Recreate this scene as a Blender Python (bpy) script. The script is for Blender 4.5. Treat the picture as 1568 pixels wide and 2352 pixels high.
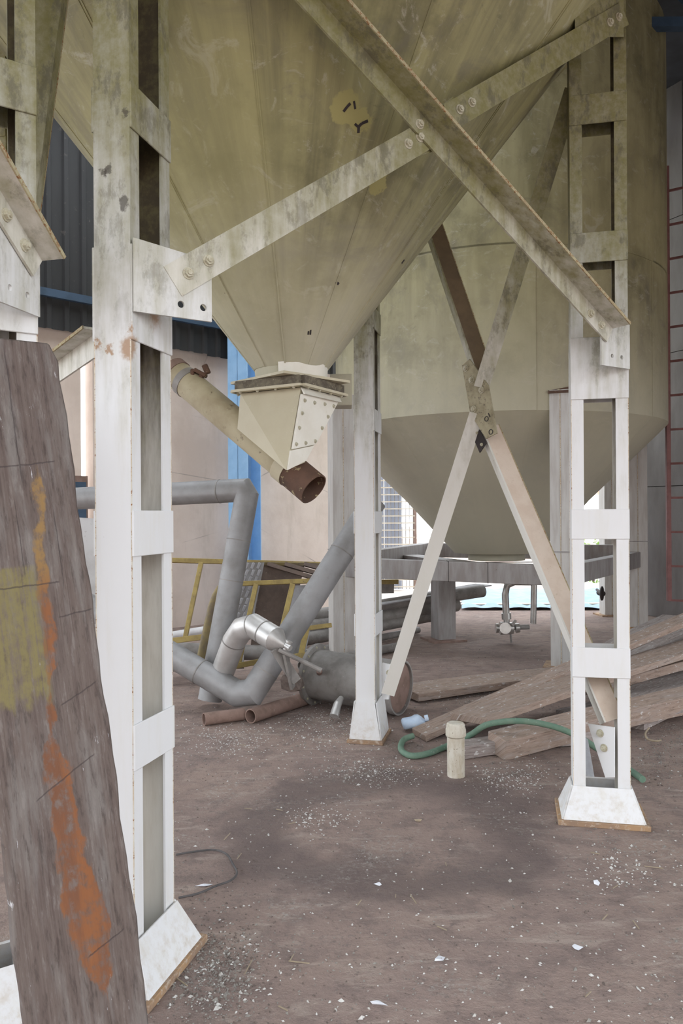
import bpy, bmesh, math, random
import numpy as np
from mathutils import Vector, Matrix
from mathutils.geometry import delaunay_2d_cdt

random.seed(7); rng = np.random.default_rng(11)
for o in list(bpy.data.objects): bpy.data.objects.remove(o)
scene = bpy.context.scene
COL = scene.collection
R = math.radians

# ------------------------------------------------------------------ camera
F, HC, YH, ROLL = 1800.0, 1.5, 1180.0, R(0.35)
cam_d = bpy.data.cameras.new('camera'); cam = bpy.data.objects.new('camera', cam_d); COL.objects.link(cam)
cam_d.sensor_width = 36; cam_d.sensor_height = 36; cam_d.sensor_fit = 'AUTO'
cam_d.lens = F/2352*36; cam_d.shift_y = (YH-1176)/2352; cam_d.clip_end = 300
cam.matrix_world = Matrix.Translation((0, 0, HC)) @ Matrix.Rotation(R(90), 4, 'X') @ Matrix.Rotation(-ROLL, 4, 'Z')
scene.camera = cam
# ------------------------------------------------------------------ light
w = bpy.data.worlds.new('world'); scene.world = w; w.use_nodes = True
bg = w.node_tree.nodes['Background']; bg.inputs[0].default_value = (0.90, 0.95, 1.0, 1); bg.inputs[1].default_value = 1.9
scene.view_settings.view_transform = 'Standard'; scene.view_settings.look = 'None'
scene.view_settings.gamma = 1; scene.view_settings.use_curve_mapping = False
scene.view_settings.exposure = 1.08


def P(px, py, d):
    x, y = px-784, py-1176
    xx = x*math.cos(ROLL)-y*math.sin(ROLL); yy = x*math.sin(ROLL)+y*math.cos(ROLL)
    return Vector((xx/F*d, d, HC-(yy-(YH-1176))/F*d))
def G(px, py, z=0.0):
    x, y = px-784, py-1176
    yy = x*math.sin(ROLL)+y*math.cos(ROLL)-(YH-1176)
    return P(px, py, F*(HC-z)/yy)

# ------------------------------------------------------------------ materials
class NB:
    def __init__(s, name):
        s.m = bpy.data.materials.new(name); s.m.use_nodes = True; s.nt = s.m.node_tree
        s.b = s.nt.nodes['Principled BSDF']; s._pos = None
    def n(s, t, **kw):
        nd = s.nt.nodes.new(t)
        for k, v in kw.items(): setattr(nd, k, v)
        return nd
    def link(s, sock, v):
        if isinstance(v, bpy.types.NodeSocket): s.nt.links.new(v, sock)
        elif isinstance(v, (tuple, list)) and len(v) == 3 and len(sock.default_value) == 4: sock.default_value = (*v, 1)
        else: sock.default_value = v
    def pos(s):
        if not s._pos: s._pos = s.n('ShaderNodeNewGeometry').outputs['Position']
        return s._pos
    def obj(s): return s.n('ShaderNodeTexCoord').outputs['Object']
    def uv(s): return s.n('ShaderNodeTexCoord').outputs['UV']
    def sep(s, v):
        nd = s.n('ShaderNodeSeparateXYZ'); s.link(nd.inputs[0], v); return nd.outputs
    def comb(s, x, y, z):
        nd = s.n('ShaderNodeCombineXYZ')
        for i, v in enumerate((x, y, z)): s.link(nd.inputs[i], v)
        return nd.outputs[0]
    def scale(s, v, sc):
        nd = s.n('ShaderNodeVectorMath', operation='MULTIPLY'); s.link(nd.inputs[0], v); nd.inputs[1].default_value = sc; return nd.outputs[0]
    def sub(s, v, p):
        nd = s.n('ShaderNodeVectorMath', operation='SUBTRACT'); s.link(nd.inputs[0], v); nd.inputs[1].default_value = p; return nd.outputs[0]
    def dist(s, v, p):
        nd = s.n('ShaderNodeVectorMath', operation='DISTANCE'); s.link(nd.inputs[0], v); nd.inputs[1].default_value = p; return nd.outputs['Value']
    def noise(s, v, sc=5, det=4, ro=0.55, dist=0):
        nd = s.n('ShaderNodeTexNoise'); s.link(nd.inputs['Vector'], v)
        nd.inputs['Scale'].default_value = sc; nd.inputs['Detail'].default_value = det
        nd.inputs['Roughness'].default_value = ro; nd.inputs['Distortion'].default_value = dist
        return nd.outputs['Fac']
    def vor(s, v, sc=5, feat='F1'):
        nd = s.n('ShaderNodeTexVoronoi', feature=feat); s.link(nd.inputs['Vector'], v); nd.inputs['Scale'].default_value = sc
        return nd.outputs['Distance']
    def ramp(s, f, a, b, lo=0.0, hi=1.0):
        nd = s.n('ShaderNodeMapRange'); nd.interpolation_type = 'SMOOTHSTEP'; s.link(nd.inputs[0], f)
        nd.inputs[1].default_value = a; nd.inputs[2].default_value = b; nd.inputs[3].default_value = lo; nd.inputs[4].default_value = hi
        return nd.outputs[0]
    def math(s, op, a, b=0.0):
        nd = s.n('ShaderNodeMath', operation=op); s.link(nd.inputs[0], a); s.link(nd.inputs[1], b); return nd.outputs[0]
    def mix(s, f, a, b, mode='MIX'):
        nd = s.n('ShaderNodeMix', data_type='RGBA', blend_type=mode); s.link(nd.inputs[0], f); s.link(nd.inputs[6], a); s.link(nd.inputs[7], b)
        return nd.outputs[2]
    def done(s, col, rough=0.7, metal=0.0, bump=None, bs=0.2, bd=0.01, spec=0.3):
        s.link(s.b.inputs['Base Color'], col); s.link(s.b.inputs['Roughness'], rough); s.link(s.b.inputs['Metallic'], metal)
        s.b.inputs['Specular IOR Level'].default_value = spec
        if bump is not None:
            nd = s.n('ShaderNodeBump'); nd.inputs['Strength'].default_value = bs; nd.inputs['Distance'].default_value = bd
            s.link(nd.inputs['Height'], bump); s.nt.links.new(nd.outputs[0], s.b.inputs['Normal'])
        return s.m

def mat_white(name, base=(0.69, 0.695, 0.705), algae_dim=0.0, patches=()):
    """white enamel on the columns; algal olive higher up also paints in the dimmer, warmer light"""
    b = NB(name); p = b.pos(); z = b.sep(p)[2]
    st = b.scale(p, (9, 9, 1.2))
    n1 = b.noise(p, 3.2, 6, 0.65); n2 = b.noise(st, 2.0, 5, 0.6); n3 = b.noise(p, 26, 5, 0.7)
    hgt = b.ramp(b.math('ADD', b.math('ADD', z, b.math('MULTIPLY', b.math('SUBTRACT', n1, 0.5), 0.8)), b.math('MULTIPLY', b.math('SUBTRACT', n2, 0.5), 1.2)), 1.65, 3.1)
    c = b.mix(b.ramp(n2, 0.45, 0.8, 0, 0.35), base, (0.60, 0.575, 0.49))
    c = b.mix(b.math('MULTIPLY', hgt, b.ramp(n3, 0.2, 0.7, 0.80, 1.0)), c, (0.195, 0.180, 0.072))  # olive by height: algal stain plus painted-in dimmer, warmer light above
    grime = b.math('MULTIPLY', hgt, b.ramp(b.noise(b.scale(p, (14, 14, 7)), 1.0, 8, 0.75), 0.50, 0.62))
    c = b.mix(b.math('MULTIPLY', grime, 0.72), c, (0.12, 0.11, 0.075))
    base_d = b.math('MULTIPLY', b.ramp(z, 0.30, 0.0), b.ramp(n3, 0.40, 0.75, 0, 0.6))
    c = b.mix(base_d, c, (0.45, 0.37, 0.27))
    spk = b.math('MULTIPLY', b.ramp(n3, 0.70, 0.76), b.ramp(b.noise(p, 5.5, 3), 0.5, 0.63))
    c = b.mix(spk, c, (0.23, 0.10, 0.04))
    chip = b.ramp(b.noise(b.scale(p, (16, 16, 10)), 1.0, 6, 0.75), 0.745, 0.76)
    c = b.mix(b.math('MULTIPLY', chip, 0.9), c, (0.07, 0.055, 0.04))
    wb_ = b.math('MULTIPLY', b.math('SUBTRACT', b.noise(p, 30, 5, 0.65), 0.5), 0.075)
    for pt, r, cc in patches:
        c = b.mix(b.ramp(b.math('ADD', b.dist(b.scale(p, (1, 1, 0.75)), (pt[0], pt[1], pt[2]*0.75)), wb_), r, r*0.3, 0, 0.75), c, cc)
    return b.done(c, 0.55, 0, n3, 0.10, 0.004)

def mat_cone(name, centre, base, dark, zlo, zhi, low_white_lit=0.0, patches=()):
    b = NB(name); p = b.pos(); q = b.sub(p, centre); s = b.sep(q)
    ang = b.math('ARCTAN2', s[1], s[0])
    v = b.comb(b.math('MULTIPLY', ang, 8), 0.0, b.math('MULTIPLY', s[2], 0.8))
    v2 = b.comb(b.math('MULTIPLY', ang, 22), 0.0, b.math('MULTIPLY', s[2], 1.0))
    n1 = b.noise(v, 1.0, 6, 0.62, 0.3); n2 = b.noise(v2, 1.0, 4, 0.6); n3 = b.noise(p, 2.6, 6, 0.65); n4 = b.noise(p, 34, 4, 0.7)
    c = b.mix(b.ramp(n1, 0.36, 0.68), base, dark)
    c = b.mix(b.ramp(n2, 0.48, 0.72, 0, 0.40), c, tuple(x*1.2 for x in base))
    c = b.mix(b.ramp(n3, 0.46, 0.70, 0, 0.65), c, tuple(x*0.55 for x in dark))
    c = b.mix(b.ramp(b.noise(p, 8.5, 7, 0.72, 0.6), 0.60, 0.70, 0, 0.42), c, tuple(x*0.5 for x in dark))
    scr = b.ramp(b.noise(b.scale(p, (2.0, 2.0, 9.0)), 2.2, 3, 0.5, 2.5), 0.66, 0.70, 0, 0.16)
    c = b.mix(scr, c, (0.46, 0.44, 0.32))
    sm = b.ramp(b.noise(b.scale(p, (1.6, 1.6, 1.1)), 1.5, 7, 0.68, 1.2), 0.50, 0.68, 0, 0.6)
    c = b.mix(sm, c, (0.15, 0.137, 0.10))
    sm2 = b.ramp(b.noise(b.scale(p, (2.2, 2.2, 2.6)), 2.0, 8, 0.75, 1.8), 0.55, 0.66, 0, 0.55)
    c = b.mix(sm2, c, (0.44, 0.42, 0.34))
    bl = b.ramp(b.noise(p, 0.9, 3, 0.5), 0.40, 0.62)
    c = b.mix(b.math('MULTIPLY', bl, 0.45), c, tuple(x*1.45 for x in base))
    if low_white_lit:
        lz = b.ramp(b.math('ADD', b.sep(p)[2], b.math('MULTIPLY', b.math('SUBTRACT', n3, 0.5), 0.7)), zhi, zlo)
        c = b.mix(b.math('MULTIPLY', lz, low_white_lit), c, (0.50, 0.475, 0.385))  # white paint low down, also painting in light bounced from the floor
    spk = b.math('MULTIPLY', b.ramp(n4, 0.76, 0.79), b.ramp(n3, 0.48, 0.6))
    c = b.mix(spk, c, (0.09, 0.075, 0.05))
    wob = b.math('MULTIPLY', b.math('SUBTRACT', b.noise(p, 22, 4, 0.6), 0.5), 0.09)
    for pt, r, cc in patches:
        d = b.math('ADD', b.dist(p, pt), wob)
        c = b.mix(b.ramp(d, r, r*0.82), c, cc)
    return b.done(c, 0.62, 0, n4, 0.12, 0.004)

def mat_simple(name, c1, c2, sc=6, rough=0.7, metal=0.0, c3=None, t3=(0.62, 0.7), stretch=None, bump=0.15, spec=0.3, obj=False, bd=0.01):
    b = NB(name); p = b.obj() if obj else b.pos()
    v = b.scale(p, stretch) if stretch else p
    n1 = b.noise(v, sc, 6, 0.6); n2 = b.noise(p, sc*4.3, 5, 0.7)
    c = b.mix(b.ramp(n1, 0.35, 0.68), c1, c2)
    if c3: c = b.mix(b.ramp(n2, t3[0], t3[1]), c, c3)
    return b.done(c, rough, metal, n2, bump, bd, spec)

def mat_wood(name, c1, c2, c3, paint=False):
    """UV: u across 0..1, v along in metres"""
    b = NB(name); uv = b.uv(); s = b.sep(uv); u, v = s[0], s[1]
    g = b.comb(b.math('MULTIPLY', u, 38), b.math('MULTIPLY', v, 2.2), b.math('MULTIPLY', s[2], 1))
    g2 = b.comb(b.math('MULTIPLY', u, 7), b.math('MULTIPLY', v, 3.0), 3.0)
    n1 = b.noise(g, 1.0, 6, 0.65, 0.4); n2 = b.noise(g2, 1.0, 5, 0.6); n3 = b.noise(b.comb(b.math('MULTIPLY', u, 10), b.math('MULTIPLY', v, 26), 1.0), 1.0, 5, 0.7)
    c = b.mix(b.ramp(n1, 0.35, 0.7), c1, c2)
    c = b.mix(b.ramp(n2, 0.45, 0.68, 0, 0.8), c, c3)
    n5 = b.noise(b.comb(b.math('MULTIPLY', u, 16), b.math('MULTIPLY', v, 9), 5.0), 1.0, 7, 0.72)
    c = b.mix(b.ramp(n5, 0.50, 0.66, 0, 0.65), c, tuple(x*0.5 for x in c2))
    c = b.mix(b.ramp(n5, 0.46, 0.34, 0, 0.40), c, tuple(x*1.35 for x in c3))
    hgt = n1
    if paint:
        wob = b.math('SUBTRACT', b.noise(b.comb(b.math('MULTIPLY', u, 8), b.math('MULTIPLY', v, 14), 7.0), 1.0, 6, 0.6), 0.5)
        wobs = b.math('MULTIPLY', wob, 0.22)
        # orange paint run (centre and half width change along the board)
        def curve(pts):
            nd = b.n('ShaderNodeFloatCurve'); cv = nd.mapping.curves[0]
            while len(cv.points) > 2: cv.points.remove(cv.points[0])
            for i, (x, y) in enumerate(pts):
                if i < 2: cv.points[i].location = (x, y)
                else: cv.points.new(x, y)
            nd.mapping.update(); b.link(nd.inputs['Value'], b.math('DIVIDE', v, 2.2)); return nd.outputs[0]
        cen = curve([(0.0, 0.68), (0.168, 0.65), (0.23, 0.61), (0.32, 0.54), (0.43, 0.50), (0.47, 0.51), (0.545, 0.58), (0.636, 0.60), (0.73, 0.66), (1.0, 0.70)])
        hw = curve([(0.0, 0.0), (0.155, 0.0), (0.19, 0.10), (0.255, 0.17), (0.32, 0.12), (0.41, 0.10), (0.437, 0.07), (0.455, 0.02), (0.47, 0.045), (0.50, 0.01), (0.525, 0.04), (0.60, 0.05), (0.68, 0.045), (0.705, 0.02), (0.73, 0.06), (0.755, 0.0), (1.0, 0.0)])
        dd = b.math('SUBTRACT', b.math('ABSOLUTE', b.math('ADD', b.math('SUBTRACT', u, cen), wobs)), hw)
        om = b.math('MULTIPLY', b.ramp(dd, 0.012, -0.02), b.ramp(n3, 0.34, 0.56, 0.25, 1))
        topm = b.ramp(v, 1.28, 1.45)
        c = b.mix(om, c, b.mix(topm, b.mix(b.ramp(n2, .4, .6), (0.195, 0.078, 0.032), (0.14, 0.062, 0.034)), (0.22, 0.135, 0.055)))
        # yellow panel
        ym = b.math('MULTIPLY', b.math('MULTIPLY', b.ramp(u, 0.58, 0.50), b.ramp(b.math('ADD', v, b.math('MULTIPLY', wob, 0.2)), 1.05, 1.10)), b.math('MULTIPLY', b.ramp(v, 1.415, 1.405), b.ramp(b.math('ADD', b.math('MULTIPLY', n1, 0.5), b.math('MULTIPLY', n3, 0.5)), 0.38, 0.56, 0.15, 0.85)))
        c = b.mix(ym, c, (0.175, 0.148, 0.062))
        # droppings and scraped flecks
        fl = b.noise(b.comb(b.math('MULTIPLY', u, 15), b.math('MULTIPLY', v, 7), 2.0), 1.0, 5, 0.75)
        c = b.mix(b.ramp(fl, 0.66, 0.70, 0, 0.85), c, (0.50, 0.50, 0.52))
        fl2 = b.noise(b.comb(b.math('MULTIPLY', u, 50), b.math('MULTIPLY', v, 60), 2.0), 1.0, 3, 0.6)
        c = b.mix(b.ramp(fl2, 0.77, 0.79), c, (0.75, 0.75, 0.75))
        # saw cuts and long splits
        def line(a0, a1, v0, slope, wd=0.0025):
            l = b.math('ABSOLUTE', b.math('ADD', b.math('SUBTRACT', b.math('SUBTRACT', v, v0), b.math('MULTIPLY', u, slope)), b.math('MULTIPLY', wob, 0.012)))
            return b.math('MULTIPLY', b.math('MULTIPLY', b.ramp(l, wd, wd*0.4), b.ramp(u, a0, a0+0.03)), b.ramp(u, a1, a1-0.03))
        def crack(u0, v0, v1, slope=0.0, wd=0.008):
            l = b.math('ABSOLUTE', b.math('ADD', b.math('SUBTRACT', b.math('SUBTRACT', u, u0), b.math('MULTIPLY', v, slope)), b.math('MULTIPLY', wob, 0.04)))
            return b.math('MULTIPLY', b.math('MULTIPLY', b.ramp(l, wd, wd*0.3), b.ramp(v, v0, v0+0.04)), b.ramp(v, v1, v1-0.04))
        m = line(0.2, 0.85, 1.66, 0.02)
        for t in (line(0.2, 0.75, 1.36, 0.0), line(0.68, 1.0, 1.25, 0.03), line(0.60, 0.95, 0.98, 0.12), line(0.3, 0.85, 0.80, 0.14), line(0.55, 0.9, 0.40, 0.10),
                  crack(0.53, 1.60, 2.0), crack(0.77, 1.33, 1.56, 0.0, 0.007), crack(0.45, 1.38, 1.6, 0, .006)):
            m = b.math('MAXIMUM', m, t)
        c = b.mix(b.math('MULTIPLY', m, 0.65), c, (0.045, 0.035, 0.035))
        hgt = b.math('SUBTRACT', n1, m)
    else:
        fl = b.noise(b.comb(b.math('MULTIPLY', u, 9), b.math('MULTIPLY', v, 16), 2.0), 1.0, 4, 0.7)
        c = b.mix(b.ramp(fl, 0.60, 0.64, 0, 0.85), c, (0.56, 0.54, 0.53))
    return b.done(c, 0.8, 0, hgt, 0.35, 0.006, 0.25)

def mat_dirt():
    b = NB('dirt_floor'); p = b.pos()
    n1 = b.noise(p, 0.9, 6, 0.6); n2 = b.noise(p, 7, 7, 0.7); n3 = b.noise(p, 60, 5, 0.7); n4 = b.noise(p, 2.3, 5, 0.6, 0.5)
    c = b.mix(b.ramp(n1, 0.35, 0.68), (0.262, 0.198, 0.176), (0.315, 0.236, 0.200))
    c = b.mix(b.ramp(n2, 0.44, 0.66, 0, 0.75), c, (0.185, 0.142, 0.130))
    c = b.mix(b.ramp(n3, 0.58, 0.72, 0, 0.5), c, (0.38, 0.325, 0.285))
    c = b.mix(b.ramp(b.noise(b.scale(p, (1.0, 3.0, 1)), 3.2, 7, 0.72, 0.8), 0.52, 0.66, 0, 0.6), c, (0.40, 0.33, 0.285))
    c = b.mix(b.ramp(b.noise(p, 17, 6, 0.75), 0.58, 0.68, 0, 0.6), c, (0.13, 0.105, 0.10))
    # darker ring on the floor beneath the hopper
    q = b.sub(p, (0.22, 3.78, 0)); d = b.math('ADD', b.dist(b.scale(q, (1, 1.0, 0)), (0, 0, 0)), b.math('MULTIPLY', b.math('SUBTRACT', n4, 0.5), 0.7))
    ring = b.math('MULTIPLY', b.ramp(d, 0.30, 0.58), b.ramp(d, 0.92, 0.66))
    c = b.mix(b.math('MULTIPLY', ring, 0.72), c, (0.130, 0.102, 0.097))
    gr = b.math('MULTIPLY', b.ramp(n4, 0.52, 0.66), b.ramp(b.noise(p, 38, 5, 0.75), 0.5, 0.62))
    c = b.mix(b.math('MULTIPLY', gr, 0.5), c, (0.40, 0.385, 0.35))
    gr2 = b.math('MULTIPLY', b.ramp(b.noise(p, 1.7, 4), 0.5, 0.64), b.ramp(b.noise(p, 45, 4, 0.75), 0.52, 0.62))
    c = b.mix(b.math('MULTIPLY', gr2, 0.55), c, (0.13, 0.115, 0.11))
    h = b.math('ADD', n2, b.math('MULTIPLY', n3, 0.35))
    return b.done(c, 0.95, 0, h, 0.7, 0.03, 0.15)

def mat_plaster():
    b = NB('plaster'); p = b.pos()
    n1 = b.noise(p, 1.1, 6, 0.65); n2 = b.noise(b.scale(p, (3, 3, 0.7)), 1.0, 6, 0.65); n3 = b.noise(p, 24, 4, 0.7)
    c = b.mix(b.ramp(n1, 0.35, 0.66), (0.80, 0.70, 0.63), (0.68, 0.58, 0.51))
    c = b.mix(b.ramp(n2, 0.5, 0.74, 0, 0.6), c, (0.56, 0.485, 0.41))
    c = b.mix(b.ramp(n3, 0.62, 0.75, 0, 0.35), c, (0.74, 0.66, 0.60))
    ck = b.ramp(b.vor(b.scale(p, (0.5, 0.5, 1.0)), 0.75, 'DISTANCE_TO_EDGE'), 0.0, 0.006, 0.5, 0.0)
    ck = b.math('MULTIPLY', ck, b.ramp(b.noise(p, 1.0), 0.45, 0.6))
    c = b.mix(ck, c, (0.2, 0.17, 0.15))
    return b.done(c, 0.9, 0, n3, 0.15, 0.01)

MT = {}
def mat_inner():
    b = NB('channel_inside'); p = b.pos(); z = b.sep(p)[2]
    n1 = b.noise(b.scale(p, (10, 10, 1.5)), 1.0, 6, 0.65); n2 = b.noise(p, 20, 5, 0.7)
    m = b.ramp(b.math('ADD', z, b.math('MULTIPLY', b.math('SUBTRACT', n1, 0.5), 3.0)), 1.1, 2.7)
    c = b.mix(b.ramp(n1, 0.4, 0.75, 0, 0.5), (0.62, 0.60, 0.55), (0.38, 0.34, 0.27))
    c = b.mix(m, c, b.mix(b.ramp(n2, 0.4, 0.65), (0.085, 0.068, 0.042), (0.14, 0.12, 0.06)))  # dark brown increases with height inside the channels
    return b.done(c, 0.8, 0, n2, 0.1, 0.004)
MT['inner'] = mat_inner()
MT['brace'] = mat_white('white_enamel_brace', (0.68, 0.665, 0.62), 0.4)
MT['rustseam'] = mat_simple('rust_seam', (0.66, 0.63, 0.55), (0.56, 0.46, 0.34), 25, 0.9, c3=(0.26, 0.12, 0.05), t3=(0.56, 0.62))
MT['rustedge'] = mat_simple('rusty_brace_edge', (0.40, 0.36, 0.23), (0.34, 0.28, 0.17), 20, 0.9, c3=(0.24, 0.12, 0.05), t3=(0.52, 0.60))
MT['innerbrown'] = mat_simple('brown_primer', (0.175, 0.125, 0.075), (0.13, 0.095, 0.06), 8, 0.8)
MT['pinklit'] = mat_simple('pinkish_lit_enamel', (0.66, 0.56, 0.47), (0.60, 0.49, 0.40), 12, 0.7, c3=(0.50, 0.40, 0.30))  # pinkish copy of the enamel, painting the lit leg of one brace
MT['mottled'] = mat_simple('mottled_grimy_enamel', (0.36, 0.325, 0.22), (0.22, 0.19, 0.12), 12, 0.7, c3=(0.13, 0.11, 0.08), t3=(0.55, 0.68))
MT['rustplate'] = mat_simple('rusty_base_plate', (0.36, 0.23, 0.13), (0.25, 0.17, 0.12), 9, 0.9, c3=(0.42, 0.34, 0.27), t3=(0.5, 0.65))
MT['rust'] = mat_simple('rusty_steel', (0.125, 0.070, 0.048), (0.07, 0.045, 0.035), 5.5, 0.85, c3=(0.36, 0.30, 0.17), t3=(0.60, 0.63))
MT['gasket'] = mat_simple('dirty_gasket', (0.10, 0.085, 0.065), (0.19, 0.165, 0.12), 22, 0.9, c3=(0.30, 0.27, 0.20), t3=(0.58, 0.66))
MT['rustpipe'] = mat_simple('dusty_rusty_pipe', (0.27, 0.185, 0.155), (0.20, 0.135, 0.11), 10, 0.9, c3=(0.36, 0.29, 0.25))
MT['bolt'] = mat_simple('painted_bolt', (0.50, 0.48, 0.38), (0.38, 0.35, 0.25), 50, 0.55, c3=(0.26, 0.16, 0.08), t3=(0.58, 0.68))
MT['duct'] = mat_simple('galvanised_duct', (0.31, 0.308, 0.312), (0.235, 0.228, 0.226), 5, 0.55, 0.25, c3=(0.24, 0.215, 0.20), t3=(0.60, 0.8), bump=0.05)
MT['ductshiny'] = mat_simple('bright_duct', (0.56, 0.55, 0.54), (0.44, 0.425, 0.41), 6, 0.38, 0.5, bump=0.04)
MT['greypipe'] = mat_simple('grey_pipe', (0.30, 0.285, 0.27), (0.20, 0.185, 0.175), 7, 0.6, 0.2, c3=(0.42, 0.40, 0.37), t3=(0.62, 0.72))
MT['steelgrey'] = mat_simple('grey_steel_frame', (0.34, 0.325, 0.32), (0.26, 0.235, 0.225), 5, 0.6, 0.15, stretch=(3, 3, .6), c3=(0.18, 0.15, 0.14), t3=(0.66, 0.74))
MT['leggrey'] = mat_simple('weathered_leg', (0.56, 0.55, 0.53), (0.46, 0.435, 0.41), 5, 0.6, 0.1, stretch=(4, 4, .5), c3=(0.27, 0.23, 0.20), t3=(0.68, 0.74))
MT['stainless'] = mat_simple('stainless', (0.55, 0.54, 0.52), (0.40, 0.38, 0.36), 9, 0.35, 0.8, bump=0.03)
MT['yellow'] = mat_simple('yellow_paint', (0.42, 0.32, 0.115), (0.30, 0.225, 0.09), 12, 0.6, c3=(0.22, 0.16, 0.09), t3=(0.60, 0.66))
MT['yellowgrey'] = mat_simple('worn_yellow_tube', (0.17, 0.135, 0.10), (0.27, 0.21, 0.09), 9, 0.6, c3=(0.13, 0.11, 0.09))
MT['blue'] = mat_simple('blue_paint', (0.33, 0.57, 0.86), (0.28, 0.51, 0.80), 6, 0.5, c3=(0.34, 0.56, 0.80), t3=(0.63, 0.7))
MT['bluedark'] = mat_simple('dark_blue_purlin', (0.06, 0.10, 0.16), (0.045, 0.075, 0.115), 5, 0.6)
MT['corr'] = mat_simple('corrugated_sheet', (0.048, 0.049, 0.051), (0.036, 0.037, 0.038), 2.2, 0.65, c3=(0.09, 0.085, 0.08), stretch=(1, 1, .3))
MT['roof'] = mat_simple('roof_sheet', (0.05, 0.055, 0.065), (0.035, 0.037, 0.042), 2.5, 0.8)
MT['greywall'] = mat_simple('grey_panel', (0.20, 0.192, 0.192), (0.15, 0.14, 0.137), 1.8, 0.7, stretch=(2, 2, .6), c3=(0.17, 0.15, 0.145), t3=(0.62, 0.75))
MT['red'] = mat_simple('red_paint', (0.26, 0.125, 0.12), (0.20, 0.095, 0.09), 9, 0.6)
MT['plaster'] = mat_plaster()
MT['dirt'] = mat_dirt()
MT['yard'] = mat_simple('pale_yard', (0.60, 0.53, 0.48), (0.50, 0.44, 0.39), 0.8, 0.95, c3=(0.64, 0.6, 0.56))
MT['hose'] = mat_simple('green_hose', (0.115, 0.20, 0.145), (0.16, 0.235, 0.175), 14, 0.6, c3=(0.36, 0.37, 0.33), t3=(0.62, 0.7))
MT['jug'] = mat_simple('pale_blue_plastic', (0.55, 0.66, 0.80), (0.46, 0.57, 0.72), 12, 0.45, c3=(0.62, 0.6, 0.58), t3=(0.6, 0.7))
MT['pvc'] = mat_simple('grimy_white_pipe', (0.60, 0.57, 0.50), (0.40, 0.34, 0.25), 14, 0.6, stretch=(1, 1, .4), c3=(0.22, 0.17, 0.11), t3=(0.60, 0.68))
MT['tarp'] = mat_simple('blue_tarp', (0.19, 0.30, 0.41), (0.25, 0.37, 0.48), 4, 0.6)
MT['checker'] = mat_simple('tread_plate', (0.34, 0.335, 0.34), (0.28, 0.265, 0.26), 8, 0.4, 0.5)
MT['brown'] = mat_simple('brown_sheet', (0.155, 0.115, 0.095), (0.115, 0.088, 0.075), 12, 0.8, c3=(0.25, 0.2, 0.16))
MT['greysheet'] = mat_simple('grey_sheet', (0.36, 0.36, 0.375), (0.29, 0.285, 0.295), 9, 0.6, c3=(0.42, 0.41, 0.40))
MT['whitesheet'] = mat_simple('white_sheet', (0.66, 0.655, 0.66), (0.57, 0.56, 0.56), 5, 0.6, c3=(0.48, 0.46, 0.44))
MT['black'] = mat_simple('blackened_steel', (0.03, 0.025, 0.025), (0.045, 0.035, 0.035), 12, 0.7)
MT['cord'] = mat_simple('dark_wire', (0.07, 0.065, 0.065), (0.11, 0.10, 0.10), 20, 0.7)
MT['louvre'] = mat_simple('blue_grey_curtain', (0.46, 0.50, 0.60), (0.38, 0.42, 0.52), 3, 0.7, stretch=(4, 4, .3))
MT['bar'] = mat_simple('cream_bar', (0.60, 0.54, 0.45), (0.50, 0.43, 0.34), 9, 0.7)
MT['farwall'] = mat_simple('pink_render', (0.80, 0.70, 0.64), (0.72, 0.60, 0.53), 0.9, 0.9)
MT['farbrick'] = mat_simple('orange_render', (0.62, 0.33, 0.22), (0.5, 0.28, 0.19), 3, 0.9)
MT['leaf'] = mat_simple('leaf_green', (0.16, 0.30, 0.05), (0.26, 0.42, 0.09), 20, 0.6)
MT['pale'] = mat_simple('pale_litter', (0.55, 0.54, 0.52), (0.42, 0.40, 0.37), 30, 0.9)
MT['grit'] = mat_simple('grey_litter', (0.26, 0.245, 0.22), (0.17, 0.15, 0.135), 30, 0.9)
MT['brownbit'] = mat_simple('brown_litter', (0.15, 0.115, 0.10), (0.10, 0.08, 0.07), 30, 0.9)
MT['straw'] = mat_simple('straw', (0.34, 0.28, 0.20), (0.27, 0.22, 0.16), 30, 0.9)
MT['scrap'] = mat_simple('white_scrap', (0.72, 0.73, 0.78), (0.62, 0.63, 0.68), 20, 0.7)
MT['plank'] = mat_wood('painted_plank', (0.122, 0.096, 0.084), (0.086, 0.063, 0.056), (0.165, 0.148, 0.138), True)
MT['wood'] = mat_wood('weathered_wood', (0.36, 0.275, 0.225), (0.28, 0.205, 0.165), (0.34, 0.285, 0.255))
MT['woodgrey'] = mat_wood('grey_wood', (0.33, 0.285, 0.265), (0.26, 0.215, 0.20), (0.38, 0.35, 0.335))
MT['darkstain'] = mat_simple('stained_chute_pipe', (0.47, 0.42, 0.29), (0.34, 0.285, 0.185), 4, 0.6, c3=(0.11, 0.075, 0.05), t3=(0.60, 0.74))
MT['cream'] = mat_simple('cream_enamel', (0.52, 0.475, 0.35), (0.47, 0.42, 0.30), 3.5, 0.5, c3=(0.56, 0.52, 0.41))
MT['creamwhite'] = mat_simple('clean_white_panel', (0.74, 0.72, 0.65), (0.68, 0.65, 0.57), 6, 0.5, c3=(0.62, 0.58, 0.48), t3=(0.66, 0.74))

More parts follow.
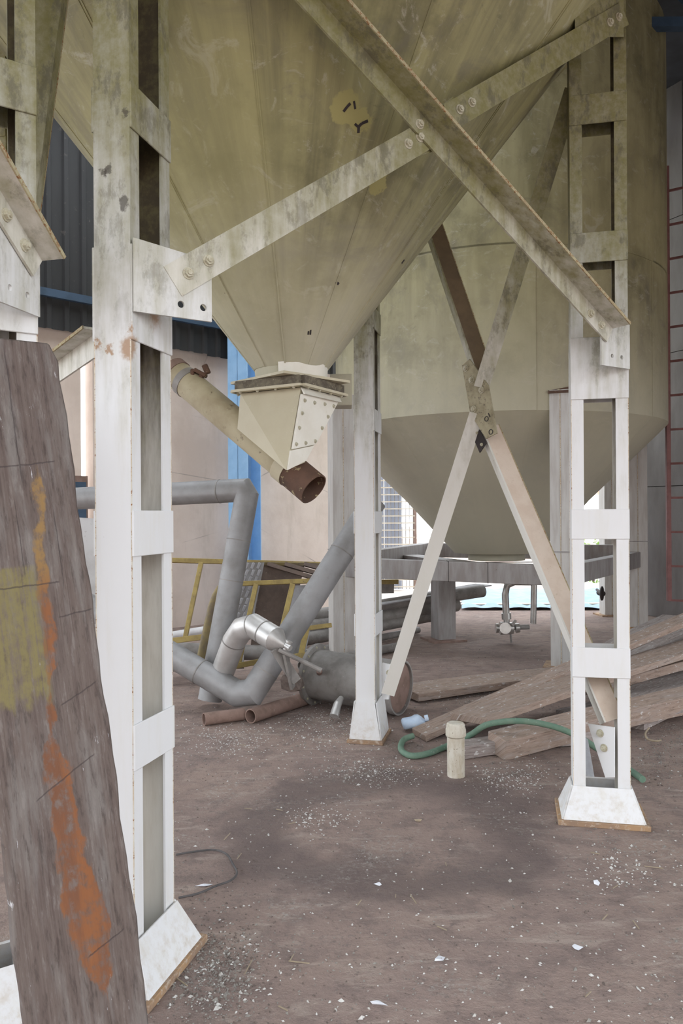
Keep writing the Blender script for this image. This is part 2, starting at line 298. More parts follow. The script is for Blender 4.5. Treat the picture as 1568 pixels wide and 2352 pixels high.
# ------------------------------------------------------------------ mesh helpers
class MB:
    def __init__(s): s.v = []; s.f = []; s.uv = None
    def add(s, vs, fs):
        o = len(s.v); s.v += [Vector(v) for v in vs]; s.f += [tuple(i+o for i in f) for f in fs]; return s
    def box(s, c, size, M=None):
        x, y, z = (k/2 for k in size); c = Vector(c)
        vs = [Vector((a*x, b*y, d*z)) for d in (-1, 1) for b in (-1, 1) for a in (-1, 1)]
        if M is not None: vs = [M @ v for v in vs]
        return s.add([c+v for v in vs], [(0, 2, 3, 1), (4, 5, 7, 6), (0, 1, 5, 4), (2, 6, 7, 3), (0, 4, 6, 2), (1, 3, 7, 5)])
    def box2(s, a, b): a, b = Vector(a), Vector(b); return s.box((a+b)/2, [abs(k) for k in (b-a)])
    def bar(s, p0, p1, w, h, up=(0, 0, 1), off=(0, 0)):
        p0, p1 = Vector(p0), Vector(p1); x, y, z = frame(p1-p0, up)
        o = y*off[0]+z*off[1]; vs = []
        for p in (p0, p1):
            for a, b in ((-1, -1), (1, -1), (1, 1), (-1, 1)): vs.append(p+o+y*a*w/2+z*b*h/2)
        return s.add(vs, [(0, 3, 2, 1), (4, 5, 6, 7)]+[(i, (i+1) % 4, 4+(i+1) % 4, 4+i) for i in range(4)])
    def prof(s, p0, p1, poly, a, b):
        """extrude polygon (list of (u,v)) in directions a,b from p0 to p1"""
        p0, p1 = Vector(p0), Vector(p1); n = len(poly); vs = [p+a*u+b*v for p in (p0, p1) for u, v in poly]
        return s.add(vs, [tuple(range(n-1, -1, -1)), tuple(range(n, 2*n))]+[(i, (i+1) % n, n+(i+1) % n, n+i) for i in range(n)])
    def tube(s, path, r, n=16, cap=True, up=(0, 0, 1), mitre=True, inner=None):
        path = [Vector(p) for p in path]; rs = r if isinstance(r, (list, tuple)) else [r]*len(path)
        m = len(path); rings = []; prev = None
        for i, p in enumerate(path):
            if i == 0: t = path[1]-p
            elif i == m-1: t = p-path[i-1]
            else: t = (path[i+1]-p).normalized()+(p-path[i-1]).normalized()
            t.normalize()
            if prev is None: _, y, z = frame(t, up)
            else:
                y = prev-t*prev.dot(t); y.normalize(); z = t.cross(y)
            prev = y
            k = 1.0
            if mitre and 0 < i < m-1:
                cs = max(0.35, t.dot((path[i+1]-p).normalized())); k = 1/cs
                bend = ((path[i+1]-p).normalized()-(p-path[i-1]).normalized())
            ring = []
            for j in range(n):
                a = 2*math.pi*j/n; q = y*math.cos(a)+z*math.sin(a)
                if k > 1.001 and bend.length > 1e-6:
                    bb = (bend-t*bend.dot(t)).normalized(); q = q+bb*(q.dot(bb)*(k-1))
                ring.append(p+q*rs[i])
            rings.append(ring)
        vs = [v for r_ in rings for v in r_]; fs = []
        for i in range(m-1):
            for j in range(n): fs.append((i*n+j, i*n+(j+1) % n, (i+1)*n+(j+1) % n, (i+1)*n+j))
        if cap and inner is None: fs += [tuple(range(n-1, -1, -1)), tuple(range((m-1)*n, m*n))]
        if inner is not None:   # open pipe: wall thickness and inner surface
            o = len(vs)
            for i, p in enumerate(path):
                for v in rings[i]: vs.append(p+(v-p)*inner)
            for i in range(m-1):
                for j in range(n): fs.append((o+i*n+j, o+(i+1)*n+j, o+(i+1)*n+(j+1) % n, o+i*n+(j+1) % n))
            for j in range(n):
                fs.append((j, o+j, o+(j+1) % n, (j+1) % n))
                e = (m-1)*n; fs.append((e+j, e+(j+1) % n, o+e+(j+1) % n, o+e+j))
        return s.add(vs, fs)
    def plate(s, poly, holes, thick, M):
        """poly: 2D outline, holes: (x,y,r); M maps (x,y,z) to world; thick along z"""
        pts = [Vector(p) for p in poly]; edges = [(i, (i+1) % len(pts)) for i in range(len(pts))]; loops = [list(range(len(pts)))]
        for hx, hy, hr in holes:
            o = len(pts); k = 14
            pts += [Vector((hx+hr*math.cos(2*math.pi*i/k), hy+hr*math.sin(2*math.pi*i/k))) for i in range(k)]
            edges += [(o+i, o+(i+1) % k) for i in range(k)]; loops.append([o+i for i in range(k)])
        v2, e2, f2, ov, _, _ = delaunay_2d_cdt(pts, edges, [], 1, 1e-6)
        fs = []
        for f in f2:
            c = sum((v2[i] for i in f), Vector((0, 0)))/len(f)
            if any((c-Vector((h[0], h[1]))).length < h[2]*0.97 for h in holes): continue
            fs.append(tuple(f))
        n = len(v2); vs = [M @ Vector((p.x, p.y, 0)) for p in v2]+[M @ Vector((p.x, p.y, thick)) for p in v2]
        back = {}
        for new, olds in enumerate(ov):
            for k in olds: back[k] = new
        out = [tuple(reversed(f)) for f in fs]+[tuple(i+n for i in f) for f in fs]
        for l in loops:
            for i in range(len(l)):
                a, b_ = back[l[i]], back[l[(i+1) % len(l)]]; out.append((a, b_, b_+n, a+n))
        return s.add(vs, out)
    def hull(s, pts):
        bm = bmesh.new()
        for p in pts: bm.verts.new(p)
        r_ = bmesh.ops.convex_hull(bm, input=bm.verts)
        bm.verts.ensure_lookup_table(); bm.verts.index_update()
        s.add([v.co.copy() for v in bm.verts], [tuple(v.index for v in f.verts) for f in bm.faces]); bm.free(); return s

def frame(d, up=(0, 0, 1)):
    x = Vector(d).normalized(); up = Vector(up)
    if abs(x.dot(up.normalized())) > 0.999: up = Vector((0, 1, 0))
    y = up.cross(x).normalized(); return x, y, x.cross(y)

XF = {}      # object name -> world matrix of its coordinate frame
def mesh_from(name, mb, bev=0.0, smooth=35, inv=None, uvf=None):
    bm = bmesh.new()
    vs = [bm.verts.new(inv @ v if inv is not None else v) for v in mb.v]
    for f in mb.f:
        try: bm.faces.new([vs[i] for i in f])
        except ValueError: pass
    bmesh.ops.recalc_face_normals(bm, faces=bm.faces)
    if bev: bmesh.ops.bevel(bm, geom=list(bm.edges), offset=bev, segments=1, affect='EDGES', clamp_overlap=True)
    me = bpy.data.meshes.new(name)
    if uvf:
        ul = bm.loops.layers.uv.new('UVMap')
        for f in bm.faces:
            for l in f.loops: l[ul].uv = uvf(l.vert.co, f.normal)
    bm.to_mesh(me); bm.free()
    if smooth:
        me.polygons.foreach_set('use_smooth', [True]*len(me.polygons)); me.set_sharp_from_angle(angle=R(smooth))
    return me
def props(o, label=None, cat=None, group=None, kind=None):
    if label: o['label'] = label
    if cat: o['category'] = cat
    if group: o['group'] = group
    if kind: o['kind'] = kind
    return o
def thing(name, label, cat, loc, rotz=0.0, group=None):
    o = bpy.data.objects.new(name, None); COL.objects.link(o); o.empty_display_size = 0.1
    o.location = loc; o.rotation_euler = (0, 0, rotz)
    XF[o.name] = Matrix.Translation(loc) @ Matrix.Rotation(rotz, 4, 'Z')
    return props(o, label, cat, group)
def struct_root(name, loc):
    o = bpy.data.objects.new(name, None); COL.objects.link(o); o.location = loc; XF[o.name] = Matrix.Translation(loc); o['kind'] = 'structure'; return o
def part(name, mb, mat, parent, bev=0.0, smooth=35, local=False, uvf=None, label=None, kind=None):
    inv = None if local else XF[parent.name].inverted()
    me = mesh_from(name, mb, bev, smooth, inv, uvf); me.materials.append(MT[mat])
    o = bpy.data.objects.new(name, me); COL.objects.link(o); o.parent = parent; XF[o.name] = XF[parent.name]
    return props(o, label, kind=kind)
def solo(name, mb, mat, label, cat, loc=None, bev=0.0, smooth=35, group=None, kind=None, uvf=None):
    if loc is None:
        loc = Vector((sum(v.x for v in mb.v)/len(mb.v), sum(v.y for v in mb.v)/len(mb.v), min(v.z for v in mb.v)))
    M = Matrix.Translation(loc); me = mesh_from(name, mb, bev, smooth, M.inverted(), uvf); me.materials.append(MT[mat])
    o = bpy.data.objects.new(name, me); COL.objects.link(o); o.location = loc; XF[o.name] = M
    return props(o, label, cat, group, kind)
def inst(name, me, parent, M, kind=None):
    o = bpy.data.objects.new(name, me); COL.objects.link(o); o.parent = parent
    o.matrix_basis = XF[parent.name].inverted() @ M; XF[o.name] = M.copy()
    return o
def zframe(p, n, up=(0, 0, 1)):
    """matrix with local z along n at p, local x horizontal"""
    z = Vector(n).normalized(); u = Vector(up)
    if abs(z.dot(u)) > 0.99: u = Vector((0, 1, 0))
    x = u.cross(z).normalized(); y = z.cross(x)
    return Matrix(((x.x, y.x, z.x, p[0]), (x.y, y.y, z.y, p[1]), (x.z, y.z, z.z, p[2]), (0, 0, 0, 1)))
def struct(name, mb, mat, bev=0.0, smooth=35, loc=(0, 0, 0)):
    o = solo(name, mb, mat, None, None, Vector(loc), bev, smooth, kind='structure'); return o

# bolt: washer + hex head + stud end, axis z
def bolt_mesh(r=0.014):
    mb = MB()
    def cyl(rad, z0, z1, n, ph=0):
        vs = [(rad*math.cos(ph+2*math.pi*i/n), rad*math.sin(ph+2*math.pi*i/n), z) for z in (z0, z1) for i in range(n)]
        mb.add(vs, [tuple(range(n-1, -1, -1)), tuple(range(n, 2*n))]+[(i, (i+1) % n, n+(i+1) % n, n+i) for i in range(n)])
    cyl(r*1.35, 0, r*0.25, 14); cyl(r, r*0.25, r*0.95, 6, 0.3); cyl(r*0.52, r*0.95, r*1.3, 10)
    me = mesh_from('bolt', mb); me.materials.append(MT['bolt']); return me
BOLT = bolt_mesh(0.0145); SBOLT = bolt_mesh(0.0075)

# ------------------------------------------------------------------ layout of the hopper
AL, AM, AR, ABL = R(15), R(13), R(12), R(12)
L2 = Vector((-0.683, 2.595)); R2 = Vector((1.267, 3.863)); M2 = Vector((0.178, 5.25))
C2 = (L2+M2)/2; B2 = 2*C2-R2
def er_deg(a): return Vector((math.sin(a), math.cos(a)))      # direction receding, a to the right
CW, CT = 0.265, 0.128
BAT0, BATS = 0.77, 0.672

def on_plane(px, py, org, n):
    e = P(px, py, 1.0)-Vector((0, 0, HC)); n = Vector((n[0], n[1], 0)); t = (Vector((org[0], org[1], 0))).dot(n)/e.dot(n); return Vector((0, 0, HC))+e*t
_er = er_deg(AL); _o = L2-_er*CW/2; _o2 = L2+Vector((_er.y, -_er.x))*(CT/2+0.01)
RU, BK = (0.30, 0.145, 0.04), (0.05, 0.04, 0.03)
wp_ = [(on_plane(235, 398, _o, _er), 0.016, BK), (on_plane(245, 388, _o, _er), 0.014, BK), (on_plane(286, 466, _o, _er), 0.018, BK), (on_plane(289, 256, _o, _er), 0.012, BK),
       (on_plane(300, 795, _o, _er), 0.045, RU), (on_plane(300, 755, _o, _er), 0.020, RU), (on_plane(250, 800, _o, _er), 0.016, RU), (on_plane(228, 790, _o, _er), 0.014, RU),
       (on_plane(358, 715, _o2, (_er.y, -_er.x)), 0.055, RU), (on_plane(340, 890, _o2+_er*0.0, (_er.y, -_er.x)), 0.02, BK)]
MT['white'] = mat_white('white_enamel', patches=[(tuple(a), b, c) for a, b, c in wp_])
# ================================================================== SETTING
fl = MB(); fl.add([(-14, -8, 0), (12, -8, 0), (12, 13.2, 0), (-14, 13.2, 0)], [(0, 1, 2, 3)])
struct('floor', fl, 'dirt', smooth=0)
yd = MB(); yd.add([(-60, -40, -0.03), (60, -40, -0.03), (60, 90, -0.03), (-60, 90, -0.03)], [(0, 1, 2, 3)])
struct('ground', yd, 'yard', smooth=0)

# plaster back wall runs away to the right
Q0, Q1 = P(100, 755, 9.2).xy, P(560, 835, 11.2).xy
QD = (Q1-Q0).normalized(); QN = Vector((QD.y, -QD.x))   # towards the camera side
def qat(px):   # point of the wall line seen at pixel column px
    t = (px-784)/F; s_ = (t*Q0.y-Q0.x)/(QD.x-t*QD.y); return Q0+QD*s_
def wallseg(a, b, z0, z1, th):
    mb = MB(); n = -QN*th
    vs = [(p.x, p.y, z) for z in (z0, z1) for p in (a, b, b+n, a+n)]
    return mb.add(vs, [(0, 1, 2, 3), (4, 7, 6, 5), (0, 4, 5, 1), (1, 5, 6, 2), (2, 6, 7, 3), (3, 7, 4, 0)])
wl = qat(187); wr = qat(214)
struct('wall_left', wallseg(Q0-QD*0.9, wl, 0, 3.95, 0.2), 'plaster', smooth=0)
struct('wall_back', wallseg(wr, qat(768), 0, 4.0, 0.2), 'plaster', smooth=0)
# corrugated cladding above the plaster, one sheet at a time
cs = struct_root('wall_upper', (Q0.x, Q0.y, 3.67))
def corr_sheet(wd, h):
    mb = MB(); prof = []; pitch = wd/4
    for k in range(4):
        x = k*pitch; prof += [(x, 0), (x+pitch*0.60, 0), (x+pitch*0.68, 0.03), (x+pitch*0.92, 0.03)]
    prof.append((wd, 0)); n = len(prof)
    vs = [(x, -y, z) for z in (0, h) for x, y in prof]+[(x, -y+0.004, z) for z in (0, h) for x, y in prof]
    fs = [(i, i+1, n+i+1, n+i) for i in range(n-1)]+[(2*n+i, 3*n+i, 3*n+i+1, 2*n+i+1) for i in range(n-1)]
    fs += [(i, 2*n+i, 2*n+i+1, i+1) for i in range(n-1)]
    return mb.add(vs, fs)
csm = mesh_from('cladding_sheet', corr_sheet(0.86, 4.0), smooth=20); csm.materials.append(MT['corr'])
qa = math.atan2(QD.y, QD.x); k = 0
s_ = -6.4
while s_ < 4.6:
    p = Q0+QD*s_+QN*0.12
    zz = 3.67+random.uniform(-0.02, 0.03)
    inst('cladding_sheet', csm, cs, Matrix.Translation((p.x, p.y, zz)) @ Matrix.Rotation(qa, 4, 'Z')); s_ += 0.86
a, b_ = Q0-QD*6.4+QN*0.2, Q0+QD*4.7+QN*0.2
part('purlin', MB().bar((a.x, a.y, 4.07), (b_.x, b_.y, 4.07), 0.06, 0.09), 'bluedark', cs)
part('purlin', MB().bar((a.x, a.y, 6.3), (b_.x, b_.y, 6.3), 0.06, 0.09), 'bluedark', cs)
# grey panelled wall on the right
wr0, wr1 = Vector((4.30, 11.6)), Vector((6.9, 6.6))
wro = struct_root('wall_right', (wr0.x, wr0.y, 0)); d = (wr1-wr0); Lw = d.length; d.normalize()
for k in range(6):
    for j in range(4):
        a = wr0+d*(k*Lw/6+0.006); b_ = wr0+d*((k+1)*Lw/6-0.006)
        part('wall_panel', MB().bar((a.x, a.y, 0.93+j*1.86), (b_.x, b_.y, 0.93+j*1.86), 0.05+0.006*((k+j) % 2), 1.85), 'greywall', wro, smooth=0)
a, b_ = wr0, wr1
part('backing', MB().bar((a.x+.06, a.y+.04, 3.7), (b_.x+.06, b_.y+.04, 3.7), 0.03, 7.4), 'greywall', wro, smooth=0)
# roof
ro = struct_root('roof', (0, 6, 7.4))
rsm = mesh_from('roof_sheet', MB().box((0, 0, 0), (2.02, 6.8, 0.05)).box((-0.6, 0, 0.03), (0.08, 6.8, 0.05)).box((0.2, 0, 0.03), (0.08, 6.8, 0.05)), smooth=0); rsm.materials.append(MT['roof'])
for k in range(5, 10): inst('roof_sheet', rsm, ro, Matrix.Translation((-8+2*k, 8.4, 7.45)))  # left rear half kept open, shaped to let sky onto the back wall
sl = math.atan2(7.45-4.1, 5.1); Ls = math.hypot(7.45-4.1, 5.1)
rs2 = mesh_from('roof_sheet', MB().box((0, 0, 0), (2.02, Ls, 0.05)).box((-0.6, 0, 0.03), (0.08, Ls, 0.05)).box((0.2, 0, 0.03), (0.08, Ls, 0.05)), smooth=0); rs2.materials.append(MT['roof'])
for k in range(10): inst('roof_sheet', rs2, ro, Matrix.Translation((-8+2*k, 2.5, 5.775)) @ Matrix.Rotation(sl, 4, 'X'))  # unseen low front slope, added to dim the upper columns and cone
gb = struct_root('sky_blocker_side', (9, 3, 3.4))  # unseen gable cladding added to dim the upper right
for k in range(8): inst('cladding_sheet', csm, gb, Matrix.Translation((9.0, 0.1+0.86*k, 3.4)) @ Matrix.Rotation(R(90), 4, 'Z'))
# unseen wall added behind the camera to block low sky
struct('sky_blocker_front', MB().box2((-16, -10.3, 0), (16, -10, 5.0)), 'farwall', smooth=0)
for yy in (8.2, 11.4):
    t = thing('roof_truss', {8.2: 'dark blue steel roof truss high above the middle of the shed', 11.4: 'dark blue steel roof truss by the small bright gap'}[yy], 'truss', (0, yy, 6.6))
    part('chord', MB().bar((-9, yy, 7.3), (11, yy, 7.3), 0.1, 0.1), 'bluedark', t)
    part('chord', MB().bar((-9, yy, 6.6), (11, yy, 6.6), 0.1, 0.1), 'bluedark', t)
    for k in range(14):
        x = -9+k*1.43
        part('web_bar', MB().bar((x, yy, 6.6), (x+0.72, yy, 7.3), 0.05, 0.05), 'bluedark', t)
        part('web_bar', MB().bar((x+0.72, yy, 7.3), (x+1.43, yy, 6.6), 0.05, 0.05), 'bluedark', t)

# blue I-section post in front of the wall
bp = qat(528)+QN*0.35; bt = thing('blue_post', 'light blue painted steel I-section post against the plaster wall', 'post', (bp.x, bp.y, 0), R(62))
hw_, hd_ = 0.16, 0.16
part('flange', MB().box2((-hd_, -hw_, 0), (-hd_+0.014, hw_, 7.3)), 'blue', bt, local=True)
part('flange', MB().box2((hd_-0.014, -hw_, 0), (hd_, hw_, 7.3)), 'blue', bt, local=True)
part('web', MB().box2((-hd_, -0.006, 0), (hd_, 0.006, 7.3)), 'blue', bt, local=True)

# ================================================================== COLUMNS
def column(label, c, a_r, zt, flare=0.165, foot=(0.185, 0.135), nb=5, seam=True, gussets=(), loc_name='support_column', big_bat=None):
    """a_r: heading of the radial axis (solid faces look along it); ladder faces look sideways"""
    er = er_deg(a_r); rz = math.atan2(er.y, er.x)
    t = thing(loc_name, label, 'column', (c.x, c.y, 0), rz, 'lattice legs under the hoppers')
    w2, t2, th, fw = CW/2, CT/2, 0.008, 0.058
    for s in (-1, 1):
        poly = [(s*w2, -t2), (s*w2, t2), (s*(w2-fw), t2), (s*(w2-fw), t2-th), (s*(w2-th), t2-th), (s*(w2-th), -t2+th), (s*(w2-fw), -t2+th), (s*(w2-fw), -t2)]
        co = part('channel', MB().prof((0, 0, 0.02), (0, 0, zt), poly, Vector((1, 0, 0)), Vector((0, 1, 0))), 'white', t, local=True, smooth=0)
        co.data.materials.append(MT['inner'])
        for pg in co.data.polygons:
            if (abs(pg.normal.x) > 0.9 and pg.normal.x*s < 0 and abs(pg.center.x) > w2-fw+0.01) or (abs(pg.normal.y) > 0.9 and pg.normal.y*pg.center.y < 0): pg.material_index = 1
    if not hasattr(column, 'bm'):
        column.bm = mesh_from('batten_plate', MB().box((0, 0, 0), (CW+0.004, 0.007, 0.145)), 0.002); column.bm.materials.append(MT['white'])
        column.bm2 = mesh_from('batten_plate', MB().box((0, 0, 0), (CW+0.004, 0.007, 0.30)), 0.002); column.bm2.materials.append(MT['white'])
    M0 = XF[t.name]
    for k in range(nb):
        for s in (-1, 1):
            big = big_bat is not None and k == big_bat
            inst('batten_plate', column.bm2 if big else column.bm, t, M0 @ Matrix.Translation((0, s*(t2+0.0035), BAT0+BATS*k+(0.085 if big else 0))))
    if seam:
        mb = MB()
        for sx in (-1, 1):
            for sy in (-1, 1): mb.box((sx*(w2-0.0005), sy*(t2-0.0005), 1.1), (0.003, 0.003, 1.9))
        part('weld_seam', mb, 'rustseam', t, local=True, smooth=0)
    # flared foot: four raked plates and a rusty base plate
    bw, bt_, z0 = *foot, 0.022
    for s in (-1, 1):
        mb = MB(); y0, y1 = s*(t2+0.004), s*bt_
        q = [(-w2-0.003, y0, flare), (w2+0.003, y0, flare), (bw, y1, z0), (-bw, y1, z0)]; n = Vector((0, s*0.008, 0.004))
        mb.add(q+[Vector(v)+n for v in q], [(0, 1, 2, 3), (4, 7, 6, 5), (0, 4, 5, 1), (1, 5, 6, 2), (2, 6, 7, 3), (3, 7, 4, 0)])
        part('foot_plate', mb, 'white', t, local=True, smooth=0)
        mb = MB(); x0, x1 = s*(w2+0.002), s*bw
        q = [(x0, -t2, flare), (x0, t2, flare), (x1, bt_, z0), (x1, -bt_, z0)]; n = Vector((s*0.008, 0, 0.004))
        mb.add(q+[Vector(v)+n for v in q], [(0, 1, 2, 3), (4, 7, 6, 5), (0, 4, 5, 1), (1, 5, 6, 2), (2, 6, 7, 3), (3, 7, 4, 0)])
        part('foot_plate', mb, 'white', t, local=True, smooth=0)
    part('base_plate', MB().box((0, 0, 0.012), (foot[0]*2+0.05, foot[1]*2+0.04, 0.026)), 'rustplate', t, 0.003, local=True)
    return t

def corner(c, a_r, sx, sy):
    er = er_deg(a_r); et = Vector((-er.y, er.x)); return c+er*(sx*CW/2)+et*(sy*(CT/2+0.008))

colL = column('near white lattice column behind the leaning plank, big gusset with two empty bolt holes', L2, AL, 4.05, big_bat=2)
colR = column('white lattice column at the right seen square on, wide foot, in front of the timber pile', R2, R(90)+AR, 4.05, big_bat=2)
colM = column('slender looking white lattice column at centre, farthest leg of the hopper', M2, AM, 4.05, flare=0.265, foot=(0.140, 0.10))
colB = column('white lattice column hidden at far left behind the leaning plank', B2, R(90)+ABL, 4.05)
FL2 = Vector((-1.066, 2.36)); AFL = R(57)
colF = column('white lattice column cut by the left edge of the picture', FL2, AFL, 4.05, big_bat=2)

def angle_bar(label, p0, p1, a, b, wa=0.10, wb=0.085, th=0.009, bolts=(), bside=1, cut=0.0, mat='brace', nrm=None, group='diagonal angle braces', bmat=None):
    """L section from p0 to p1: flat leg along a (bolted), outstanding leg along b from the heel"""
    p0, p1 = Vector(p0), Vector(p1); x = (p1-p0).normalized()
    a = Vector(a); a = (a-x*a.dot(x)).normalized(); b = Vector(b); b = b-x*b.dot(x); b = (b-a*b.dot(a)).normalized()
    t = thing('angle_brace', label, 'brace', p0 if p0.z < p1.z else p1, 0, group)
    poly = [(0, 0), (wa, 0), (wa, th), (th, th), (th, wb), (0, wb)]
    if bmat: 
        poly = [(0, 0), (wa, 0), (wa, th), (0, th)]
        part('outstanding_leg', MB().prof(p0, p1, [(0, th), (th, th), (th, wb), (0, wb)], a, b), bmat, t, smooth=0)
    mb = MB(); mb.prof(p0, p1, poly, a, b)
    part('angle_bar', mb, mat, t, smooth=0)
    edge = MB(); edge.prof(p0, p1, [(-0.0015, wb-0.004), (th+0.0015, wb-0.004), (th+0.0015, wb+0.0015), (-0.0015, wb+0.0015)], a, b)
    part('rusty_edge', edge, 'rustedge', t, smooth=0)
    nn = b*bside
    for s, u in bolts:
        p = p0+x*s+a*(wa*u)+(b*th if bside > 0 else Vector((0, 0, 0)))
        inst('bolt', BOLT, t, zframe(p, nn))
    return t

# front face L-R -------------------------------------------------
gA = corner(L2, AL, -1, -1)        # near right corner of L  (et points left for a=15)
gB = corner(R2, R(90)+AR, 1, -1)   # right front corner of R
def orient(v, ref):  return v if v.dot(ref) > 0 else -v
lr = (gB-gA).normalized(); ln = orient(Vector((lr.y, -lr.x)), Vector((0, -1)))   # outward normal towards camera
lr3 = Vector((lr.x, lr.y, 0)); ln3 = Vector((ln.x, ln.y, 0)); Z = Vector((0, 0, 1))
def gusset(parent, org, dirn, nrm, outline, holes, name='gusset_plate', mat='white'):
    d3 = Vector((dirn.x, dirn.y, 0)); n3 = Vector((nrm.x, nrm.y, 0)); 
    M = Matrix(((d3.x, 0, n3.x, org.x), (d3.y, 0, n3.y, org.y), (0, 1, 0, 0), (0, 0, 0, 1)))
    mb = MB().plate(outline, holes, 0.009, M); return part(name, mb, mat, parent, smooth=0)
gL = gusset(colL, gA, lr, ln, [(0.0, 2.135), (0.262, 2.135), (0.262, 2.335), (0.0, 2.365)], [(0.155, 2.178, 0.0115), (0.232, 2.178, 0.0115)])
gR = gusset(colR, gB, -lr, ln, [(0.0, 2.185), (0.205, 2.185), (0.205, 2.36), (0.165, 2.40), (0.0, 2.405)], [(0.06, 2.235, 0.010), (0.13, 2.235, 0.010)])
def onLR(px, py, off=0.012):
    """point on the gusset plane (offset towards camera) seen at a pixel"""
    o = gA+ln*off; e = P(px, py, 1.0)-Vector((0, 0, HC)); n = Vector((ln.x, ln.y, 0))
    t = (Vector((o.x, o.y, 0))).dot(n)/e.dot(n); return Vector((0, 0, HC))+e*t
# brace 1 lower half: heel on top edge, outstanding leg pointing back
b1a, b1b = onLR(376, 612), onLR(962, 282)
angle_bar('lower half of the brace rising right from the near column gusset, rusty top edge', b1a, b1b, (0, 0, -1), -ln3, 0.105, 0.06, bolts=[(0.062, 0.52), (0.150, 0.50), ((b1b-b1a).length-0.10, 0.45), ((b1b-b1a).length-0.03, 0.45)], bside=-1)
b1c, b1d = onLR(1018, 240), onLR(1425, 5)
angle_bar('upper half of the brace running to the top of the right column', b1c, b1d, (0, 0, -1), -ln3, 0.105, 0.06, bolts=[(0.07, 0.45), (0.15, 0.45), ((b1d-b1c).length-0.14, 0.5), ((b1d-b1c).length-0.06, 0.5)], bside=-1)
# brace 2: continuous, outstanding leg towards the camera
b2a, b2b = onLR(1405, 752, 0.014), onLR(548, -210, 0.014)
br2 = angle_bar('long brace crossing in front of the hopper from top left to the right column', b2a, b2b, (0, 0, -1), ln3, 0.088, 0.105, bolts=[(0.075, 0.55), (0.16, 0.55), (1.32, 0.6)], bside=1)
# central splice plate behind the crossing
sp = MB(); c0 = onLR(905, 300, 0.0); 
pl = [onLR(*q, 0.003) for q in ((868, 345), (1040, 222), (1072, 262), (1045, 330), (960, 360), (905, 372))]
sp.add(pl+[v-ln3*0.009 for v in pl], [tuple(range(6)), tuple(range(11, 5, -1))]+[(i, (i+1) % 6, 6+(i+1) % 6, 6+i) for i in range(6)])
solo('splice_plate', sp, 'brace', 'pale steel splice plate behind the crossing of the two front braces', 'plate', smooth=0)
part('gusset_plate', MB().add([onLR(*q, -0.006) for q in ((1320, 85), (1432, 85), (1432, -40), (1320, -40))]+[onLR(*q, 0.004) for q in ((1320, 85), (1432, 85), (1432, -40), (1320, -40))], [(0, 1, 2, 3), (4, 7, 6, 5), (0, 4, 5, 1), (1, 5, 6, 2), (2, 6, 7, 3), (3, 7, 4, 0)]), 'brace', colR, smooth=0)
for px, py in ((410, 628), (457, 600)): pass

# right-rear face R-M --------------------------------------------
rm = (M2-R2).normalized(); rmn = orient(Vector((rm.y, -rm.x)), Vector((-1, 0)))     # seen from inside the hopper
rm3 = Vector((rm.x, rm.y, 0)); rmn3 = Vector((rmn.x, rmn.y, 0))
def onRM(px, py, off=0.0):
    o = R2+rmn*off; e = P(px, py, 1.0)-Vector((0, 0, HC)); t = Vector((o.x, o.y, 0)).dot(rmn3)/e.dot(rmn3); return Vector((0, 0, HC))+e*t
angle_bar('thin brace from the foot of the centre column up to the crossing', onRM(905, 1600), onRM(1112, 955), (-1, 0, 0.3), -rmn3, 0.085, 0.05, bside=-1)
angle_bar('upper brace leaning right from the rear crossing behind the right column', onRM(1122, 895), onRM(1335, 210), (-1, 0, 0.3), -rmn3, 0.085, 0.05, bside=-1)
angle_bar('upper brace leaning left from the rear crossing, dark brown inner flange', onRM(1090, 850, 0.012), onRM(878, 215, 0.012), rm3*.85-rmn3*.53, -rmn3*.85-rm3*.53, 0.07, 0.10, bside=-1, bmat='innerbrown')
angle_bar('wide pale brace from the rear crossing down to the foot of the right column', onRM(1106, 985, -0.012), onRM(1388, 1660, -0.012), rm3*.85-rmn3*.53, -rmn3*.85-rm3*.53, 0.075, 0.105, bside=-1, bmat='pinklit')
spl = thing('splice_plate', 'mottled steel plate with bolts and two open holes at the rear brace crossing', 'plate', onRM(1100, 1000))
def rmpoly(pts, o0, th):
    a = [onRM(*q, o0) for q in pts]; n = len(a); mb = MB()
    return mb.add(a+[v+rmn3*th for v in a], [tuple(range(n)), tuple(range(2*n-1, n-1, -1))]+[(i, (i+1) % n, n+(i+1) % n, n+i) for i in range(n)])
part('plate', rmpoly([(1063, 840), (1080, 825), (1123, 885), (1143, 995), (1118, 1008), (1082, 950)], 0.024, 0.009), 'mottled', spl, smooth=0)
for q in ((1070, 846), (1083, 873), (1106, 896), (1088, 940)): inst('bolt', BOLT, spl, zframe(onRM(*q, 0.033), rmn3))
ring = mesh_from('bolt_hole', MB().tube([(0, 0, 0), (0, 0, 0.002)], 0.0155, 14, inner=0.72)); ring.materials.append(MT['black'])
for q in ((1117, 962), (1127, 992)): inst('bolt_hole', ring, spl, zframe(onRM(*q, 0.0335), rmn3))
part('slot_mark', MB().bar(onRM(1121, 949, 0.034), onRM(1125, 958, 0.034), 0.006, 0.002, rmn3), 'black', spl, smooth=0)
dk = part('dark_plate', rmpoly([(1097, 976), (1118, 1018), (1103, 1040), (1088, 1005)], -0.004, 0.008), 'black', spl, smooth=0)
for q in ((1095, 994), (1106, 1021)): inst('bolt_hole', SBOLT, spl, zframe(onRM(*q, 0.006), rmn3))
